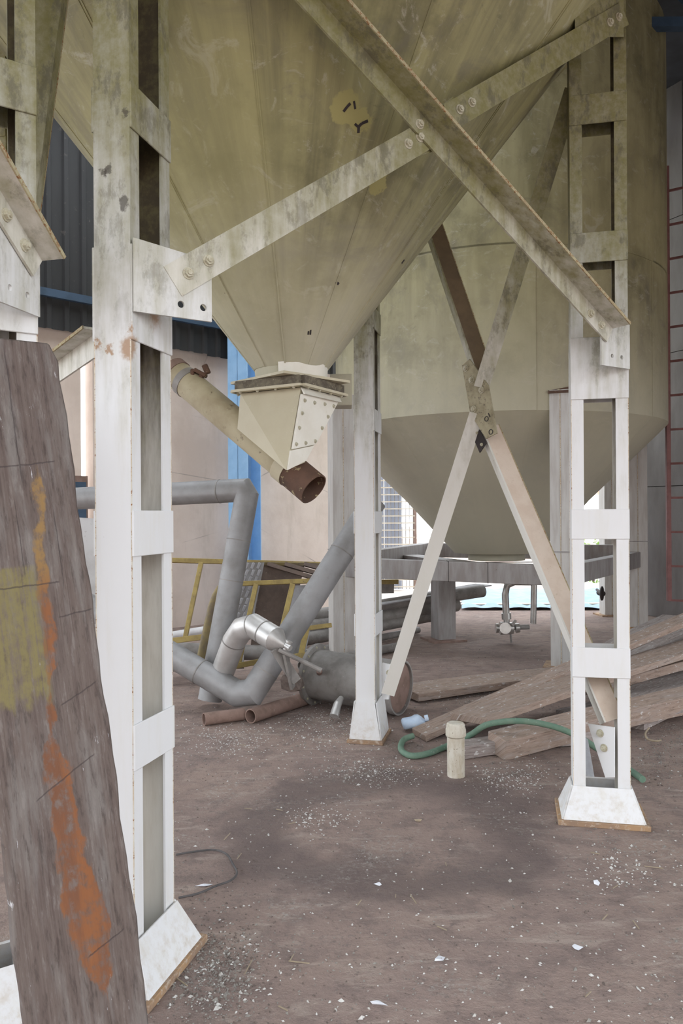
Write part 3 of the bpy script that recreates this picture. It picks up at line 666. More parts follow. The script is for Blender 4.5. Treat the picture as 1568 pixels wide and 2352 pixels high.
# gussets at the feet of M and R
def gus_px(parent, pts, off):
    part('gusset_plate', rmpoly(pts, off, 0.009), 'white', parent, smooth=0)
gus_px(colM, [(880, 1522), (908, 1528), (893, 1606), (880, 1606)], -0.01)
for q in ((893, 1545), (889, 1568)): inst('bolt', BOLT, colM, zframe(onRM(*q, 0.0), rmn3))
gus_px(colR, [(1352, 1662), (1412, 1670), (1412, 1785), (1392, 1785)], 0.012)
for q in ((1378, 1684), (1387, 1718)): inst('bolt', BOLT, colR, zframe(onRM(*q, 0.022), rmn3))

# left-rear face L-BL: tie
lb = (B2-L2).normalized()
pa, pb = P(232, 755, 2.9), P(30, 905, 3.7)
angle_bar('tie bar between the near column and the hidden far left column', pa, pb, (0, 0, -1), (-lb.y, lb.x, 0), 0.095, 0.07)
# far left column: gusset, brace towards the camera, brace behind
fa = corner(FL2, AFL, 1, 1)
er = er_deg(AFL); fa = FL2+er*(CW/2)+Vector((-er.y, er.x))*(-(CT/2+0.008)) if False else FL2+er*(CW/2)+orient(Vector((-er.y, er.x)), Vector((0, -1)))*(CT/2+0.008)
fg = Vector((-0.24, -0.97)).normalized(); fn = orient(Vector((fg.y, -fg.x)), Vector((1, 0)))
gusset(colF, fa, fg, fn, [(0, 2.10), (0.23, 2.10), (0.23, 2.34), (0, 2.37)], [(0.06, 2.15, 0.010), (0.14, 2.15, 0.010)])
fz = Vector((fa.x, fa.y, 0)); fg3 = Vector((fg.x, fg.y, 0)); fn3 = Vector((fn.x, fn.y, 0))
p0 = fz+fg3*0.0+Z*2.275+fn3*0.012; p1 = fz+fg3*1.6+Z*(2.275+1.15)+fn3*0.012
angle_bar('white brace with two bolts rising out of the picture at far left', p0, p1, (0, 0, -1), fn3, 0.08, 0.085, bolts=[(0.08, 0.55), (0.18, 0.55)], bside=1)
angle_bar('olive brace edge on behind the far left column at the top', P(64, 600, 2.66), P(196, -420, 2.66), (-1, 0, 0), (0, 1, 0), 0.11, 0.05)

# ================================================================== HOPPER
KC = 0.78; ZA = 1.985
hop = thing('grain_hopper', 'huge olive stained white steel hopper cone hanging between the lattice columns', 'hopper', (C2.x, C2.y, 2.2))
pc = lambda q, d: tuple(P(q[0], q[1], d))
def on_cone(px, py):
    e = P(px, py, 1.0)-Vector((0, 0, HC)); o = Vector((0, 0, HC))-Vector((C2.x, C2.y, ZA))
    A = e.x**2+e.y**2-KC**2*e.z**2; B = 2*(o.x*e.x+o.y*e.y-KC**2*o.z*e.z); Cc = o.x**2+o.y**2-KC**2*o.z**2
    D = B*B-4*A*Cc
    if D < 0: return Vector((0, 0, 0))
    ts = sorted([(-B-math.sqrt(D))/(2*A), (-B+math.sqrt(D))/(2*A)]); t = ts[0] if ts[0] > 0 else ts[1]
    return Vector((0, 0, HC))+e*t
patches = [(on_cone(795, 246), 0.065, (0.34, 0.31, 0.13)), (on_cone(828, 275), 0.05, (0.34, 0.31, 0.13)), (on_cone(845, 395), 0.07, (0.34, 0.31, 0.13)), (on_cone(868, 420), 0.05, (0.34, 0.31, 0.13))]
MT['cone'] = mat_cone('hopper_paint', (C2.x, C2.y, 0), (0.305, 0.283, 0.140), (0.185, 0.170, 0.090), 2.0, 3.1, 0.80, patches)
NP, RB, RT = 10, 0.178, 1.50
zb, zt_ = ZA+RB/KC, ZA+RT/KC
for k in range(NP):
    mb = MB(); a0 = 2*math.pi*(k-0.02)/NP+0.25; a1 = 2*math.pi*(k+1.02)/NP+0.25; n = 10; off = 0.0035*(k % 2)
    vs = []
    for zz, rr in ((zb, RB), ((zb+zt_)/2, (RB+RT)/2), (zt_, RT)):
        for dr in (0, -0.006):
            for i in range(n+1):
                a = a0+(a1-a0)*i/n; vs.append((C2.x+(rr+off+dr)*math.cos(a), C2.y+(rr+off+dr)*math.sin(a), zz))
    m = n+1; fs = []
    for lv in range(2):
        o0, o1 = lv*2*m, (lv+1)*2*m
        for i in range(n): fs += [(o0+i, o0+i+1, o1+i+1, o1+i), (o0+m+i, o1+m+i, o1+m+i+1, o0+m+i+1)]
        fs += [(o0, o1, o1+m, o0+m), (o0+n, o0+m+n, o1+m+n, o1+n)]
    fs += [(i, m+i, m+i+1, i+1) for i in range(n)]
    part('cone_panel', mb.add(vs, fs), 'cone', hop, smooth=25)
    # weld bead along the seam
    a = a0+0.012
    part('weld_bead', MB().bar((C2.x+(RB+.003)*math.cos(a), C2.y+(RB+.003)*math.sin(a), zb), (C2.x+(RT+.003)*math.cos(a), C2.y+(RT+.003)*math.sin(a), zt_), 0.006, 0.006), 'cone', hop, smooth=0)
wallm = MB(); n = 64
wallm.tube([(C2.x, C2.y, zt_), (C2.x, C2.y, 5.0)], 1.52, n, inner=0.99)
part('bin_wall', wallm, 'cone', hop)
part('ring_beam', MB().tube([(C2.x, C2.y, 4.06), (C2.x, C2.y, 4.2)], 1.60, n, inner=0.93), 'cone', hop)
# dark paint flaws on the cone
def flaw(pts, wd=0.006):
    mb = MB()
    q = [on_cone(*p) for p in pts]
    for a, b_ in zip(q, q[1:]):
        nrm = Vector((a.x-C2.x, a.y-C2.y, 0)).normalized(); nrm = (nrm-Z*KC).normalized()
        mb.bar(a, b_, wd, 0.009, nrm)
    return mb
for pts, wd in (([(788, 256), (797, 244), (804, 237)], 0.010), ([(812, 232), (815, 250)], 0.008), ([(822, 305), (823, 290), (830, 283), (844, 277)], 0.011), ([(823, 292), (814, 284)], 0.010),
                ([(771, 647), (777, 652)], 0.012), ([(708, 760), (707, 768)], 0.007), ([(713, 757), (712, 768)], 0.007)):
    part('paint_chip', flaw(pts, wd), 'black', hop, smooth=0)
part('paint_chip', flaw([(921, 604), (927, 596)], 0.014), 'black', hop, smooth=0)
# outlet neck, patch, flange
MT['coneneck'] = MT['cone']
part('outlet_neck', MB().tube([(C2.x, C2.y, 2.165), (C2.x, C2.y, zb+0.04)], [0.172, 0.182], 32, inner=0.96), 'cone', hop)
mbp = MB(); vs = []
for i in range(13):
    a = R(-104)+R(100)*i/12; top = 2.165+0.085-0.055*math.sin(math.pi*i/12)
    for rr in (0.186, 0.178):
        vs += [(C2.x+rr*math.cos(a), C2.y+rr*math.sin(a), 2.166), (C2.x+rr*1.03*math.cos(a), C2.y+rr*1.03*math.sin(a), top+0.02)]
fs = []
for i in range(12):
    o = i*4; fs += [(o, o+4, o+5, o+1), (o+2, o+3, o+7, o+6), (o+1, o+5, o+7, o+3), (o, o+2, o+6, o+4)]
part('neck_patch', mbp.add(vs, fs+[(0, 1, 3, 2), (48, 50, 51, 49)]), 'creamwhite', hop)
fm = MB(); ang0 = R(-92)
def sq(r, a): return [(C2.x+r*math.cos(a+k*math.pi/2), C2.y+r*math.sin(a+k*math.pi/2)) for k in range(4)]
outl = sq(0.30, ang0)
fm.plate([Vector((x, y)) for x, y in outl], [(C2.x, C2.y, 0.165)], 0.012, Matrix.Translation((0, 0, 2.153)))
part('outlet_flange', fm, 'cream', hop, smooth=0)
# ================================================================== DISCHARGE CHUTE
ch = thing('discharge_chute', 'cream steel discharge chute with bolted white hatch under the hopper outlet', 'chute', (C2.x, C2.y, 1.6))
CA = R(-75); tops = [Vector((x, y, 2.095)) for x, y in sq(0.25, CA)]     # near, right, far, left
Nt, Rt, Ft, Lt = tops
gm = MB()
for a, b_ in ((0, 1), (1, 2), (2, 3), (3, 0)):
    q = sq(0.285, CA); gm.bar((q[a][0], q[a][1], 2.103), (q[b_][0], q[b_][1], 2.103), 0.035, 0.012)
part('top_flange', gm, 'cream', ch, smooth=0)
gk = MB(); q = sq(0.262, CA)
for a, b_ in ((0, 1), (1, 2), (2, 3), (3, 0)): gk.bar((q[a][0], q[a][1], 2.131), (q[b_][0], q[b_][1], 2.131), 0.04, 0.040)
part('gasket', gk, 'gasket', ch, smooth=0)
for s in range(4):
    a, b_ = Vector((*sq(0.29, CA)[s], 2.097)), Vector((*sq(0.29, CA)[(s+1) % 4], 2.097))
    for u in (0.12, 0.37, 0.63, 0.88): inst('bolt', SBOLT, ch, zframe(a+(b_-a)*u, (0, 0, -1)))
Bl = P(545, 985, 3.86); B2_ = P(657, 1080, 3.56); B3 = P(700, 1062, 3.70); Bf = P(705, 1040, 3.98); Bl2 = P(556, 985, 4.05)
part('chute_body', MB().hull([Nt, Rt, Ft, Lt, Bl, B2_, B3, Bf, Bl2]), 'cream', ch, smooth=3)
pn = ((Rt-Nt).cross(B2_-Nt)).normalized(); pn = orient(pn, Vector((0.5, -1, 0)))
def face(u, v, o=0.0): return (Nt*(1-u)+Rt*u)*(1-v)+(B2_*(1-u)+B3*u)*v+pn*o
hp = MB(); n = 4
quad = [(0.0, 0.085), (1.0, 0.085), (0.97, 0.74), (0.02, 0.755)]
hp.add([face(*q, 0.004) for q in quad]+[face(*q, 0.016) for q in quad], [(0, 1, 2, 3), (4, 7, 6, 5), (0, 4, 5, 1), (1, 5, 6, 2), (2, 6, 7, 3), (3, 7, 4, 0)])
hatch = part('hatch', hp, 'creamwhite', ch, 0.001, smooth=0)
part('hatch_lip', MB().add([face(-.01, .0, .004), face(1.0, .0, .004), face(1.02, .10, .034), face(0.0, .09, .034), face(-.01, .0, .0), face(1.0, .0, .0), face(1.02, .10, .022), face(0.0, .09, .022)], [(0, 1, 2, 3), (4, 7, 6, 5), (0, 4, 5, 1), (1, 5, 6, 2), (2, 6, 7, 3), (3, 7, 4, 0)]), 'creamwhite', ch, smooth=0)
for u, v in ((0.09, 0.16), (0.36, 0.165), (0.65, 0.16), (0.92, 0.165), (0.09, 0.32), (0.90, 0.33), (0.09, 0.50), (0.88, 0.50), (0.10, 0.70), (0.47, 0.70), (0.85, 0.69)):
    inst('bolt', SBOLT, hatch, zframe(face(u, v, 0.016), pn))
lq = [(0.0, 0.77), (0.97, 0.755), (0.95, 0.97), (0.02, 1.0)]
part('lower_panel', MB().add([face(*q, 0.0) for q in lq]+[face(*q, 0.008) for q in lq], [(0, 1, 2, 3), (4, 7, 6, 5), (0, 4, 5, 1), (1, 5, 6, 2), (2, 6, 7, 3), (3, 7, 4, 0)]), 'creamwhite', ch, smooth=0)
# inclined pipe through the foot of the chute
pu, pdn = P(398, 853, 4.18), P(720, 1124, 3.74); ax = (pdn-pu); LP = ax.length; ax.normalize()
at = lambda s: pu+ax*s
part('pipe', MB().tube([at(0.0), at(LP*0.985*0.86)], 0.077, 28), 'darkstain', ch)
part('pipe_collar', MB().tube([at(0.0), at(0.045)], 0.0815, 28), 'rustpipe', ch)
part('pipe_band', MB().tube([at(0.095), at(0.135)], 0.0805, 28), 'greypipe', ch)
cl = MB(); cpos = at(0.19)+Vector((0.03, -0.02, 0.085))
cl.box(cpos, (0.07, 0.05, 0.02), Matrix.Rotation(0.5, 3, 'Y')).box(cpos+Vector((0.03, 0, 0.02)), (0.03, 0.03, 0.05), Matrix.Rotation(-0.4, 3, 'Y')).box(cpos+Vector((-0.04, 0, -0.005)), (0.02, 0.04, 0.05)).box(cpos+Vector((0.0, 0, -0.03)), (0.025, 0.03, 0.05), Matrix.Rotation(0.3, 3, 'Y'))
part('broken_bracket', cl, 'rust', ch, 0.004)
part('pipe_spout', MB().tube([at(LP*0.84), at(LP)], 0.082, 28, inner=0.93), 'rust', ch, label='rusty open spout with flaking cream paint')
part('spout_socket', MB().tube([at(LP*0.80), at(LP*0.86)], 0.086, 28), 'cream', ch)
part('shaded_box', MB().box(P(783, 900, 4.35), (0.12, 0.16, 0.17)), 'cone', ch, 0.003)

# ================================================================== LEANING PLANK (foreground left)
# board centre line from pixel guides; face turned to the right, left edge showing
def plank_obj():
    th = 0.045
    n = Vector((math.sin(R(33)), -math.cos(R(33)), 0)); u = Vector((math.cos(R(33)), math.sin(R(33)), 0))
    TR, BR = P(130, 790, 2.12), P(352, 2400, 1.92)      # right edge top and near the frame bottom
    dv = (BR-TR); ext = (BR.z-0.0)/(-(dv.z))*1.0; BR = BR+dv*ext*0.985
    wd_top, wd_bot = 0.285, 0.28
    TL, BL = TR-u*wd_top, BR-u*wd_bot
    nn = n; mb = MB(); K = 40
    Lp = (TR-BR).length
    vs = []
    prof = []
    for i in range(K+1):
        f = i/K; r_ = BR+(TR-BR)*f; l_ = BL+(TL-BL)*f
        wob = 0.0025*math.sin(f*31)+0.002*math.sin(f*77+1)
        if f > 0.985: r_ = r_-u*0.02
        vs += [l_-u*wob, r_+u*wob, r_+u*wob-nn*th, l_-u*wob-nn*th]
    fs = []
    for i in range(K):
        o = i*4; fs += [(o, o+1, o+5, o+4), (o+1, o+2, o+6, o+5), (o+2, o+3, o+7, o+6), (o+3, o, o+4, o+7)]
    fs += [(3, 2, 1, 0), (K*4, K*4+1, K*4+2, K*4+3)]
    mb.add(vs, fs)
    org = (BL+BR)/2; D = (TR-BR).normalized()
    def uvf(co, nrm):
        p = co+org; v = (p-BR).dot(D); f = max(0, min(1, v/Lp)); l_ = BL+(TL-BL)*f
        return ((p-l_).dot(u)/(wd_top*f+wd_bot*(1-f))*1.0, v)
    return solo('leaning_plank', mb, 'plank', 'thick weathered plank with orange and yellow paint leaning in the left foreground', 'plank', org, 0.004, 30, uvf=uvf)
plank_obj()

# ================================================================== REAR HOPPER
d2 = 9.5; RC = Vector((P(1139, 1180, d2).x, d2)); RR = 1.93
rh = thing('grain_hopper', 'second olive white silo with conical bottom standing behind on the right', 'hopper', (RC.x, RC.y, 0.95))
MT['cone2'] = mat_cone('rear_hopper_paint', (RC.x, RC.y, 0), (0.335, 0.310, 0.175), (0.235, 0.215, 0.115), 1.9, 4.3, 0.80)
zr = 2.49
def ringpanel(z0, r0, z1, r1, k, N, n=8, off=0.0):
    mb = MB(); a0 = 2*math.pi*(k-0.01)/N; a1 = 2*math.pi*(k+1.01)/N; vs = []
    for zz, rr in ((z0, r0), (z1, r1)):
        for dr in (0, -0.008):
            for i in range(n+1):
                a = a0+(a1-a0)*i/n; vs.append((RC.x+(rr+off+dr)*math.cos(a), RC.y+(rr+off+dr)*math.sin(a), zz))
    m = n+1; fs = []
    for i in range(n): fs += [(i, i+1, 2*m+i+1, 2*m+i), (m+i, 3*m+i, 3*m+i+1, m+i+1), (i, m+i, m+i+1, i+1), (2*m+i, 2*m+i+1, 3*m+i+1, 3*m+i)]
    fs += [(0, 2*m, 3*m, m), (n, m+n, 3*m+n, 2*m+n)]
    return mb.add(vs, fs)
for k in range(8):
    part('wall_sheet', ringpanel(zr, RR, 4.12, RR, k, 8, off=0.003*(k % 2)), 'cone2', rh)
    part('wall_sheet', ringpanel(4.10, RR, 6.9, RR, k, 8, off=0.006-0.003*(k % 2)), 'cone2', rh)
    part('cone_panel', ringpanel(zr, RR, 1.62, RR-0.94*0.93, k, 8, off=0.0), 'cone2', rh)
    part('cone_panel', ringpanel(1.62, RR-0.94*0.93, 1.02, 0.50, k, 8, off=0.004), 'cone2', rh)
part('outlet_skirt', MB().tube([(RC.x, RC.y, 0.93), (RC.x, RC.y, 1.03)], 0.34, 24, inner=0.97), 'cone2', rh)
# legs of the rear hopper
def rleg(label, px, d, z0, z1, w, dep, ang, cap=False):
    p = P(px, 1180, d); t = thing('hopper_leg', label, 'leg', (p.x, d, 0), ang, 'grey welded legs of the rear hopper')
    for s in (-1, 1): part('channel', MB().box2((s*w/2, -dep/2, z0), (s*0.003, dep/2, z1)), 'leggrey', t, 0.004, local=True)
    part('weld_seam', MB().box2((-0.004, -dep/2-0.002, z0), (0.004, -dep/2+0.004, z1)), 'rustseam', t, local=True, smooth=0)
    if cap:
        mb = MB(); mb.add([(-w/2-.01, -dep/2-.01, z1-.01), (w/2+.01, -dep/2-.01, z1-.01), (w/2+.01, dep/2+.14, z1+.14), (-w/2-.01, dep/2+.14, z1+.14), (-w/2-.01, -dep/2-.01, z1-.035), (w/2+.01, -dep/2-.01, z1-.035), (w/2+.01, dep/2+.14, z1+.10), (-w/2-.01, dep/2+.14, z1+.10)], [(0, 1, 2, 3), (4, 7, 6, 5), (0, 4, 5, 1), (1, 5, 6, 2), (2, 6, 7, 3), (3, 7, 4, 0)])
        part('cap_plate', mb, 'rust', t, local=True, smooth=0)
    if z0 < 0.02: part('base_plate', MB().box((0, 0, 0.01), (w+0.14, dep+0.14, 0.022)), 'rustplate', t, local=True)
    part('weld_ring', MB().box((0, 0, 1.12), (w+0.008, dep+0.008, 0.012)), 'steelgrey', t, local=True)
    return t
rleg('grey welded leg with a rough seam left of the centre column', 783, 8.3, 0, 2.75, 0.235, 0.22, R(14))
rleg('grey steel leg with a slanted rusty cap beside the right column', 1289, 7.62, 0, 2.68, 0.20, 0.20, R(-20), True)
rleg('pale grey welded leg against the right hand panel wall', 1460, 10.2, 0, 2.9, 0.24, 0.24, R(-10))
rleg('grey leg seen through the openings of the right column', 1398, 11.4, 0, 2.4, 0.22, 0.2, R(5))
# ring frame of beams
fr = thing('ring_frame', 'horizontal grey steel beam frame tying the rear hopper legs', 'frame', (RC.x, 8.2, 0.8))
def beam(p0, p1, h=0.20, wd=0.14, mat='steelgrey', zofs=0): part('beam', MB().bar(p0, p1, wd, h), mat, fr, 0.004)
A_, B_ = P(783, 1302, 8.28), P(1295, 1322, 7.75); D_ = P(1462, 1284, 10.2); E_ = P(1010, 1262, 11.2)
beam(A_, B_); beam(B_, D_, 0.2)
beam(Vector((A_.x, A_.y, 0.97)), Vector((1.2, 11.3, 0.97)), 0.2); beam(Vector((1.2, 11.3, 0.97)), Vector((D_.x, D_.y, 0.97)), 0.2)
for px in (1036, 1125): 
    q = A_+(B_-A_)*((px-783)/(1295-783)); part('beam_joint', MB().bar(q-Vector((.004, 0, 0)), q+Vector((.004, 0, 0)), 0.145, 0.206), 'black', fr, smooth=0)
st = P(1018, 1468, 9.25); ht = thing('stub_post', 'short grey square post on a base plate under the ring frame', 'post', (st.x, st.y, 0), R(18))
part('post', MB().box((0, 0, 0.43), (0.22, 0.22, 0.84)), 'steelgrey', ht, 0.004, local=True)
part('base_plate', MB().box((0, 0, 0.012), (0.42, 0.40, 0.024)), 'rustpipe', ht, local=True)
part('head_beam', MB().box((0, 0, 0.90), (0.24, 2.0, 0.12)), 'steelgrey', ht, local=True)

# drain pipework under the rear hopper
dr = thing('drain_pipe', 'stainless drain pipe with a valve hanging under the rear hopper', 'pipe', P(1165, 1470, 9.0))
q = [P(1228, 1337, 9.0), P(1180, 1337, 9.0), P(1164, 1345, 9.0), P(1160, 1365, 9.0), P(1162, 1412, 9.0)]
part('bent_pipe', MB().tube(q, 0.040, 14, mitre=False), 'stainless', dr)
part('collar', MB().tube([P(1162, 1408, 9.0), P(1163, 1422, 9.0)], 0.055, 14), 'stainless', dr)
part('neck', MB().tube([P(1163, 1420, 9.0), P(1163, 1438, 9.0)], 0.035, 14), 'stainless', dr)
part('valve_body', MB().tube([P(1148, 1443, 9.0), P(1178, 1443, 9.0)], [0.075, 0.065], 16), 'stainless', dr, 0.0)
part('valve_body', MB().tube([P(1160, 1443, 8.9), P(1160, 1443, 9.1)], 0.065, 16), 'stainless', dr)
part('side_pipe', MB().tube([P(1140, 1443, 9.0), P(1215, 1440, 9.0)], 0.028, 12), 'greypipe', dr)
part('side_collar', MB().tube([P(1183, 1443, 9.0), P(1192, 1442, 9.0)], 0.055, 12), 'stainless', dr)
part('side_collar', MB().tube([P(1138, 1443, 9.0), P(1144, 1443, 9.0)], 0.055, 12), 'stainless', dr)
part('drip_stem', MB().tube([P(1172, 1452, 9.0), P(1174, 1476, 9.0)], 0.012, 8), 'greypipe', dr)
part('valve_lever', MB().bar(P(1176, 1436, 8.95), P(1184, 1424, 8.95), 0.02, 0.03), 'stainless', dr)
part('standpipe', MB().tube([P(1226, 1338, 9.0), P(1225, 1400, 9.0), P(1224, 1432, 9.0)], 0.035, 14), 'stainless', dr)

# ================================================================== GALVANISED DUCTS
def duct(label, path, r, seams, mat='duct', n=24, extra=None, closed=True):
    t = thing('air_duct', label, 'duct', (path[0].x, path[0].y, 0))
    part('duct_run', MB().tube(path, r, n), mat, t, smooth=30)
    for i, s in seams:
        a, b_ = path[i], path[i+1]; x = (b_-a).normalized(); p = a+(b_-a)*s
        part('seam_band', MB().tube([p-x*0.004, p+x*0.004], r*1.03, n), 'greypipe', t)
    return t
duct('grey duct crossing the plaster wall then dropping to the floor at a mitred corner', [P(140, 1147, 6.75), P(558, 1126, 6.3), P(566, 1140, 6.28), P(482, 1608, 6.12)], 0.094, [(0, 0.55), (0, 0.88), (2, 0.22), (2, 0.42)])
duct('long galvanised duct bent to a V on the floor behind the near column', [P(150, 1360, 6.4), P(545, 1593, 5.85), P(580, 1590, 5.8), P(860, 1150, 6.2)], 0.097, [(0, 0.80), (2, 0.10), (2, 0.72)])
tC = duct('short shiny duct elbow ending in a tapered nozzle above the floor', [P(503, 1565, 6.0), P(538, 1472, 5.85), P(556, 1445, 5.78), P(583, 1438, 5.70), P(632, 1468, 5.55)], 0.088, [(0, 0.97), (2, 0.95), (3, 0.5)], 'ductshiny')
ax0, ax1 = P(583, 1438, 5.70), P(632, 1468, 5.55); axd = (ax1-ax0).normalized()
part('nozzle', MB().tube([ax1, ax1+axd*0.05, ax1+axd*0.11], [0.088, 0.055, 0.022], 24), 'ductshiny', tC)
part('nozzle_neck', MB().tube([ax1+axd*0.10, ax1+axd*0.16], 0.02, 12), 'ductshiny', tC)
part('nozzle_clamp', MB().tube([P(664, 1472, 5.5), P(652, 1500, 5.5)], 0.028, 12), 'ductshiny', tC)
# prop under the nozzle
pr = thing('scrap_bracket', 'dark steel prop and rod leaning between nozzle and flanged drum', 'bracket', P(690, 1580, 5.8))
part('strap', MB().bar(P(632, 1490, 5.52), P(680, 1565, 5.6), 0.03, 0.07), 'greypipe', pr)
part('strap', MB().bar(P(655, 1500, 5.5), P(672, 1580, 5.6), 0.02, 0.05), 'greypipe', pr)
part('rod', MB().tube([P(640, 1492, 5.48), P(738, 1540, 5.45)], 0.016, 10), 'greypipe', pr)
part('clod', MB().hull([P(670, 1560, 5.7)+Vector((random.uniform(-.09, .09), random.uniform(-.08, .08), random.uniform(-.10, .06))) for _ in range(26)]), 'brownbit', pr)

# flanged drum lying on the floor
dru = thing('flanged_drum', 'short fat grey flanged pipe drum lying on the floor behind the centre column', 'drum', G(760, 1640))
f0, f1 = P(722, 1545, 6.2), P(922, 1583, 5.82); f0.z = 0.235; f1.z = 0.205; dx = (f1-f0).normalized(); LD = (f1-f0).length
part('barrel', MB().tube([f0, f1], 0.195, 36, inner=0.96), 'greypipe', dru)
part('end_plate', MB().tube([f1-dx*0.03, f1-dx*0.02], 0.188, 36), 'rustpipe', dru)
part('end_flange', MB().tube([f0, f0+dx*0.03], 0.24, 36), 'greypipe', dru)
part('rim_band', MB().tube([f1-dx*0.05, f1], 0.203, 36, inner=0.95), 'ductshiny', dru)
_, fy, fz_ = frame(dx)
for k in range(22):
    a = 2*math.pi*k/22; inst('bolt', SBOLT, dru, zframe(f0+fy*math.cos(a)*0.218+fz_*math.sin(a)*0.218, -dx))
    if k % 2 == 0: inst('bolt', SBOLT, dru, zframe(f0+dx*0.03+fy*math.cos(a)*0.218+fz_*math.sin(a)*0.218, dx))
part('side_port', MB().tube([P(733, 1545, 5.95), P(733, 1540, 5.86)], 0.022, 14, inner=0.7), 'rustpipe', dru)
part('side_handle', MB().tube([P(783, 1604, 5.80), P(775, 1618, 5.68), P(767, 1645, 5.62)], [0.02, 0.03, 0.034], 12, mitre=False), 'ductshiny', dru)

# two short rusty pipes
a, b_ = G(468, 1652, 0.045), G(560, 1640, 0.045); solo('rusty_pipe', MB().tube([a, b_], 0.045, 20, inner=0.86), 'rustpipe', 'short dusty rusty pipe offcut lying left under the V duct', 'pipe', group='rusty pipe offcuts')
a, b_ = G(575, 1645, 0.052), G(715, 1600, 0.052); solo('rusty_pipe', MB().tube([a, b_], 0.052, 20, inner=0.86), 'rustpipe', 'dusty rusty pipe with open dark end pointing at the camera', 'pipe', group='rusty pipe offcuts')

# ================================================================== YELLOW RAILS AND PLATFORM
def rail(label, bars, loc):
    t = thing('guard_rail', label, 'railing', loc, group='yellow steel railings')
    for nm, p0, p1, sx, sy in bars: part(nm, MB().bar(p0, p1, sx, sy, (0, -1, 0.2)), 'yellow', t, 0.003)
    return t
rail('yellow railing frame against the plaster wall left of the duct', [('top_rail', P(330, 1285, 7.3), P(752, 1297, 7.6), 0.045, 0.045), ('bottom_rail', P(330, 1480, 7.0), P(500, 1459, 7.0), 0.05, 0.045), ('post', P(462, 1292, 7.28), P(425, 1466, 7.02), 0.04, 0.04), ('post', P(345, 1290, 7.25), P(322, 1480, 7.0), 0.04, 0.04)], P(420, 1480, 7.0))
rail('yellow ladder frame leaning in front of the tread plate', [('top_rail', P(548, 1341, 6.75), P(745, 1333, 7.0), 0.04, 0.045), ('bottom_rail', P(515, 1535, 6.5), P(640, 1511, 6.6), 0.045, 0.05), ('post', P(588, 1342, 6.77), P(546, 1532, 6.52), 0.04, 0.04), ('post', P(672, 1342, 6.87), P(632, 1512, 6.6), 0.045, 0.04)], P(560, 1560, 6.5))
rail('yellow corner frame between the ducts and the grey leg', [('top_rail', P(706, 1443, 7.0), P(760, 1436, 7.1), 0.04, 0.04), ('post', P(704, 1445, 7.0), P(690, 1508, 6.9), 0.05, 0.04), ('bottom_rail', P(678, 1508, 6.85), P(705, 1504, 6.95), 0.05, 0.05)], P(700, 1560, 6.9))
hb = thing('bent_handrail', 'bent worn yellow and brown handrail tube between railing and duct', 'handrail', P(460, 1520, 6.6))
part('tube', MB().tube([P(520, 1344, 6.7), P(505, 1352, 6.7), P(495, 1370, 6.68), P(486, 1395, 6.66), P(460, 1515, 6.5)], 0.034, 12, mitre=False), 'yellowgrey', hb)
pf = thing('access_platform', 'tipped over steel platform with tread plate, brown sheet and yellow steps', 'platform', P(620, 1540, 7.2))
def quadplate(q, th=0.012):
    q = [Vector(v) for v in q]; n = (q[1]-q[0]).cross(q[2]-q[0]).normalized()*th; mb = MB()
    return mb.add(q+[v+n for v in q], [(0, 1, 2, 3), (4, 7, 6, 5), (0, 4, 5, 1), (1, 5, 6, 2), (2, 6, 7, 3), (3, 7, 4, 0)])
tp = [P(560, 1292, 7.25), P(607, 1292, 7.3), P(578, 1440, 7.1), P(530, 1440, 7.05)]
tr = part('tread_plate', quadplate(tp), 'checker', pf, smooth=0)
bumps = MB(); nrm = orient((tp[1]-tp[0]).cross(tp[2]-tp[0]).normalized(), Vector((0, -1, 0)))
for i in range(9):
    for j in range(3):
        u, v = (j+0.55+(0.25 if i % 2 else 0))/3.4, (i+0.5)/9
        p = (tp[0]*(1-u)+tp[1]*u)*(1-v)+(tp[3]*(1-u)+tp[2]*u)*v+nrm*0.008
        bumps.bar(p-Vector((0.012, 0, 0.028)), p+Vector((0.012, 0, 0.028)), 0.028, 0.02, nrm)
part('tread_lozenges', bumps, 'greysheet', tr, 0.005, kind='stuff')
part('brown_sheet', quadplate([P(600, 1293, 7.35), P(700, 1296, 7.5), P(655, 1490, 7.2), P(575, 1490, 7.1)]), 'brown', pf, smooth=0)
part('grey_sheet', quadplate([P(672, 1345, 7.1), P(735, 1343, 7.2), P(700, 1506, 7.0), P(640, 1506, 6.9)]), 'greysheet', pf, smooth=0)
for k, (x0, y0, x1, y1) in enumerate(((615, 1296, 735, 1332), (655, 1296, 745, 1322), (700, 1296, 752, 1310))):
    part('step', MB().bar(P(x0, y0, 7.35), P(x1, y1, 7.25), 0.035, 0.05, (0, -1, 0.3)), 'brown', pf, smooth=0)
part('long_edge', MB().bar(P(560, 1294, 7.3), P(752, 1297, 7.55), 0.03, 0.03), 'yellowgrey', pf, smooth=0)
# white panels glimpsed between plank and near column
solo('leaning_sheet', quadplate([P(170, 1188, 6.9), P(236, 1192, 7.0), P(245, 1440, 6.7), P(185, 1440, 6.6)], 0.02), 'whitesheet', 'pale grey sheet standing between the leaning plank and near column', 'sheet', smooth=0)
p_ = qat(168)+QN*0.04
wo = thing('window_1', None, None, (p_.x, p_.y, 1.5)); wo['kind'] = 'structure'
part('window_frame', MB().box((0, 0, 0), (0.30, 0.08, 0.95)), 'rustpipe', wo, local=True); part('pane', MB().box((0.02, -0.03, 0), (0.20, 0.06, 0.8)), 'bluedark', wo, local=True)
wo.rotation_euler = (0, 0, qa)

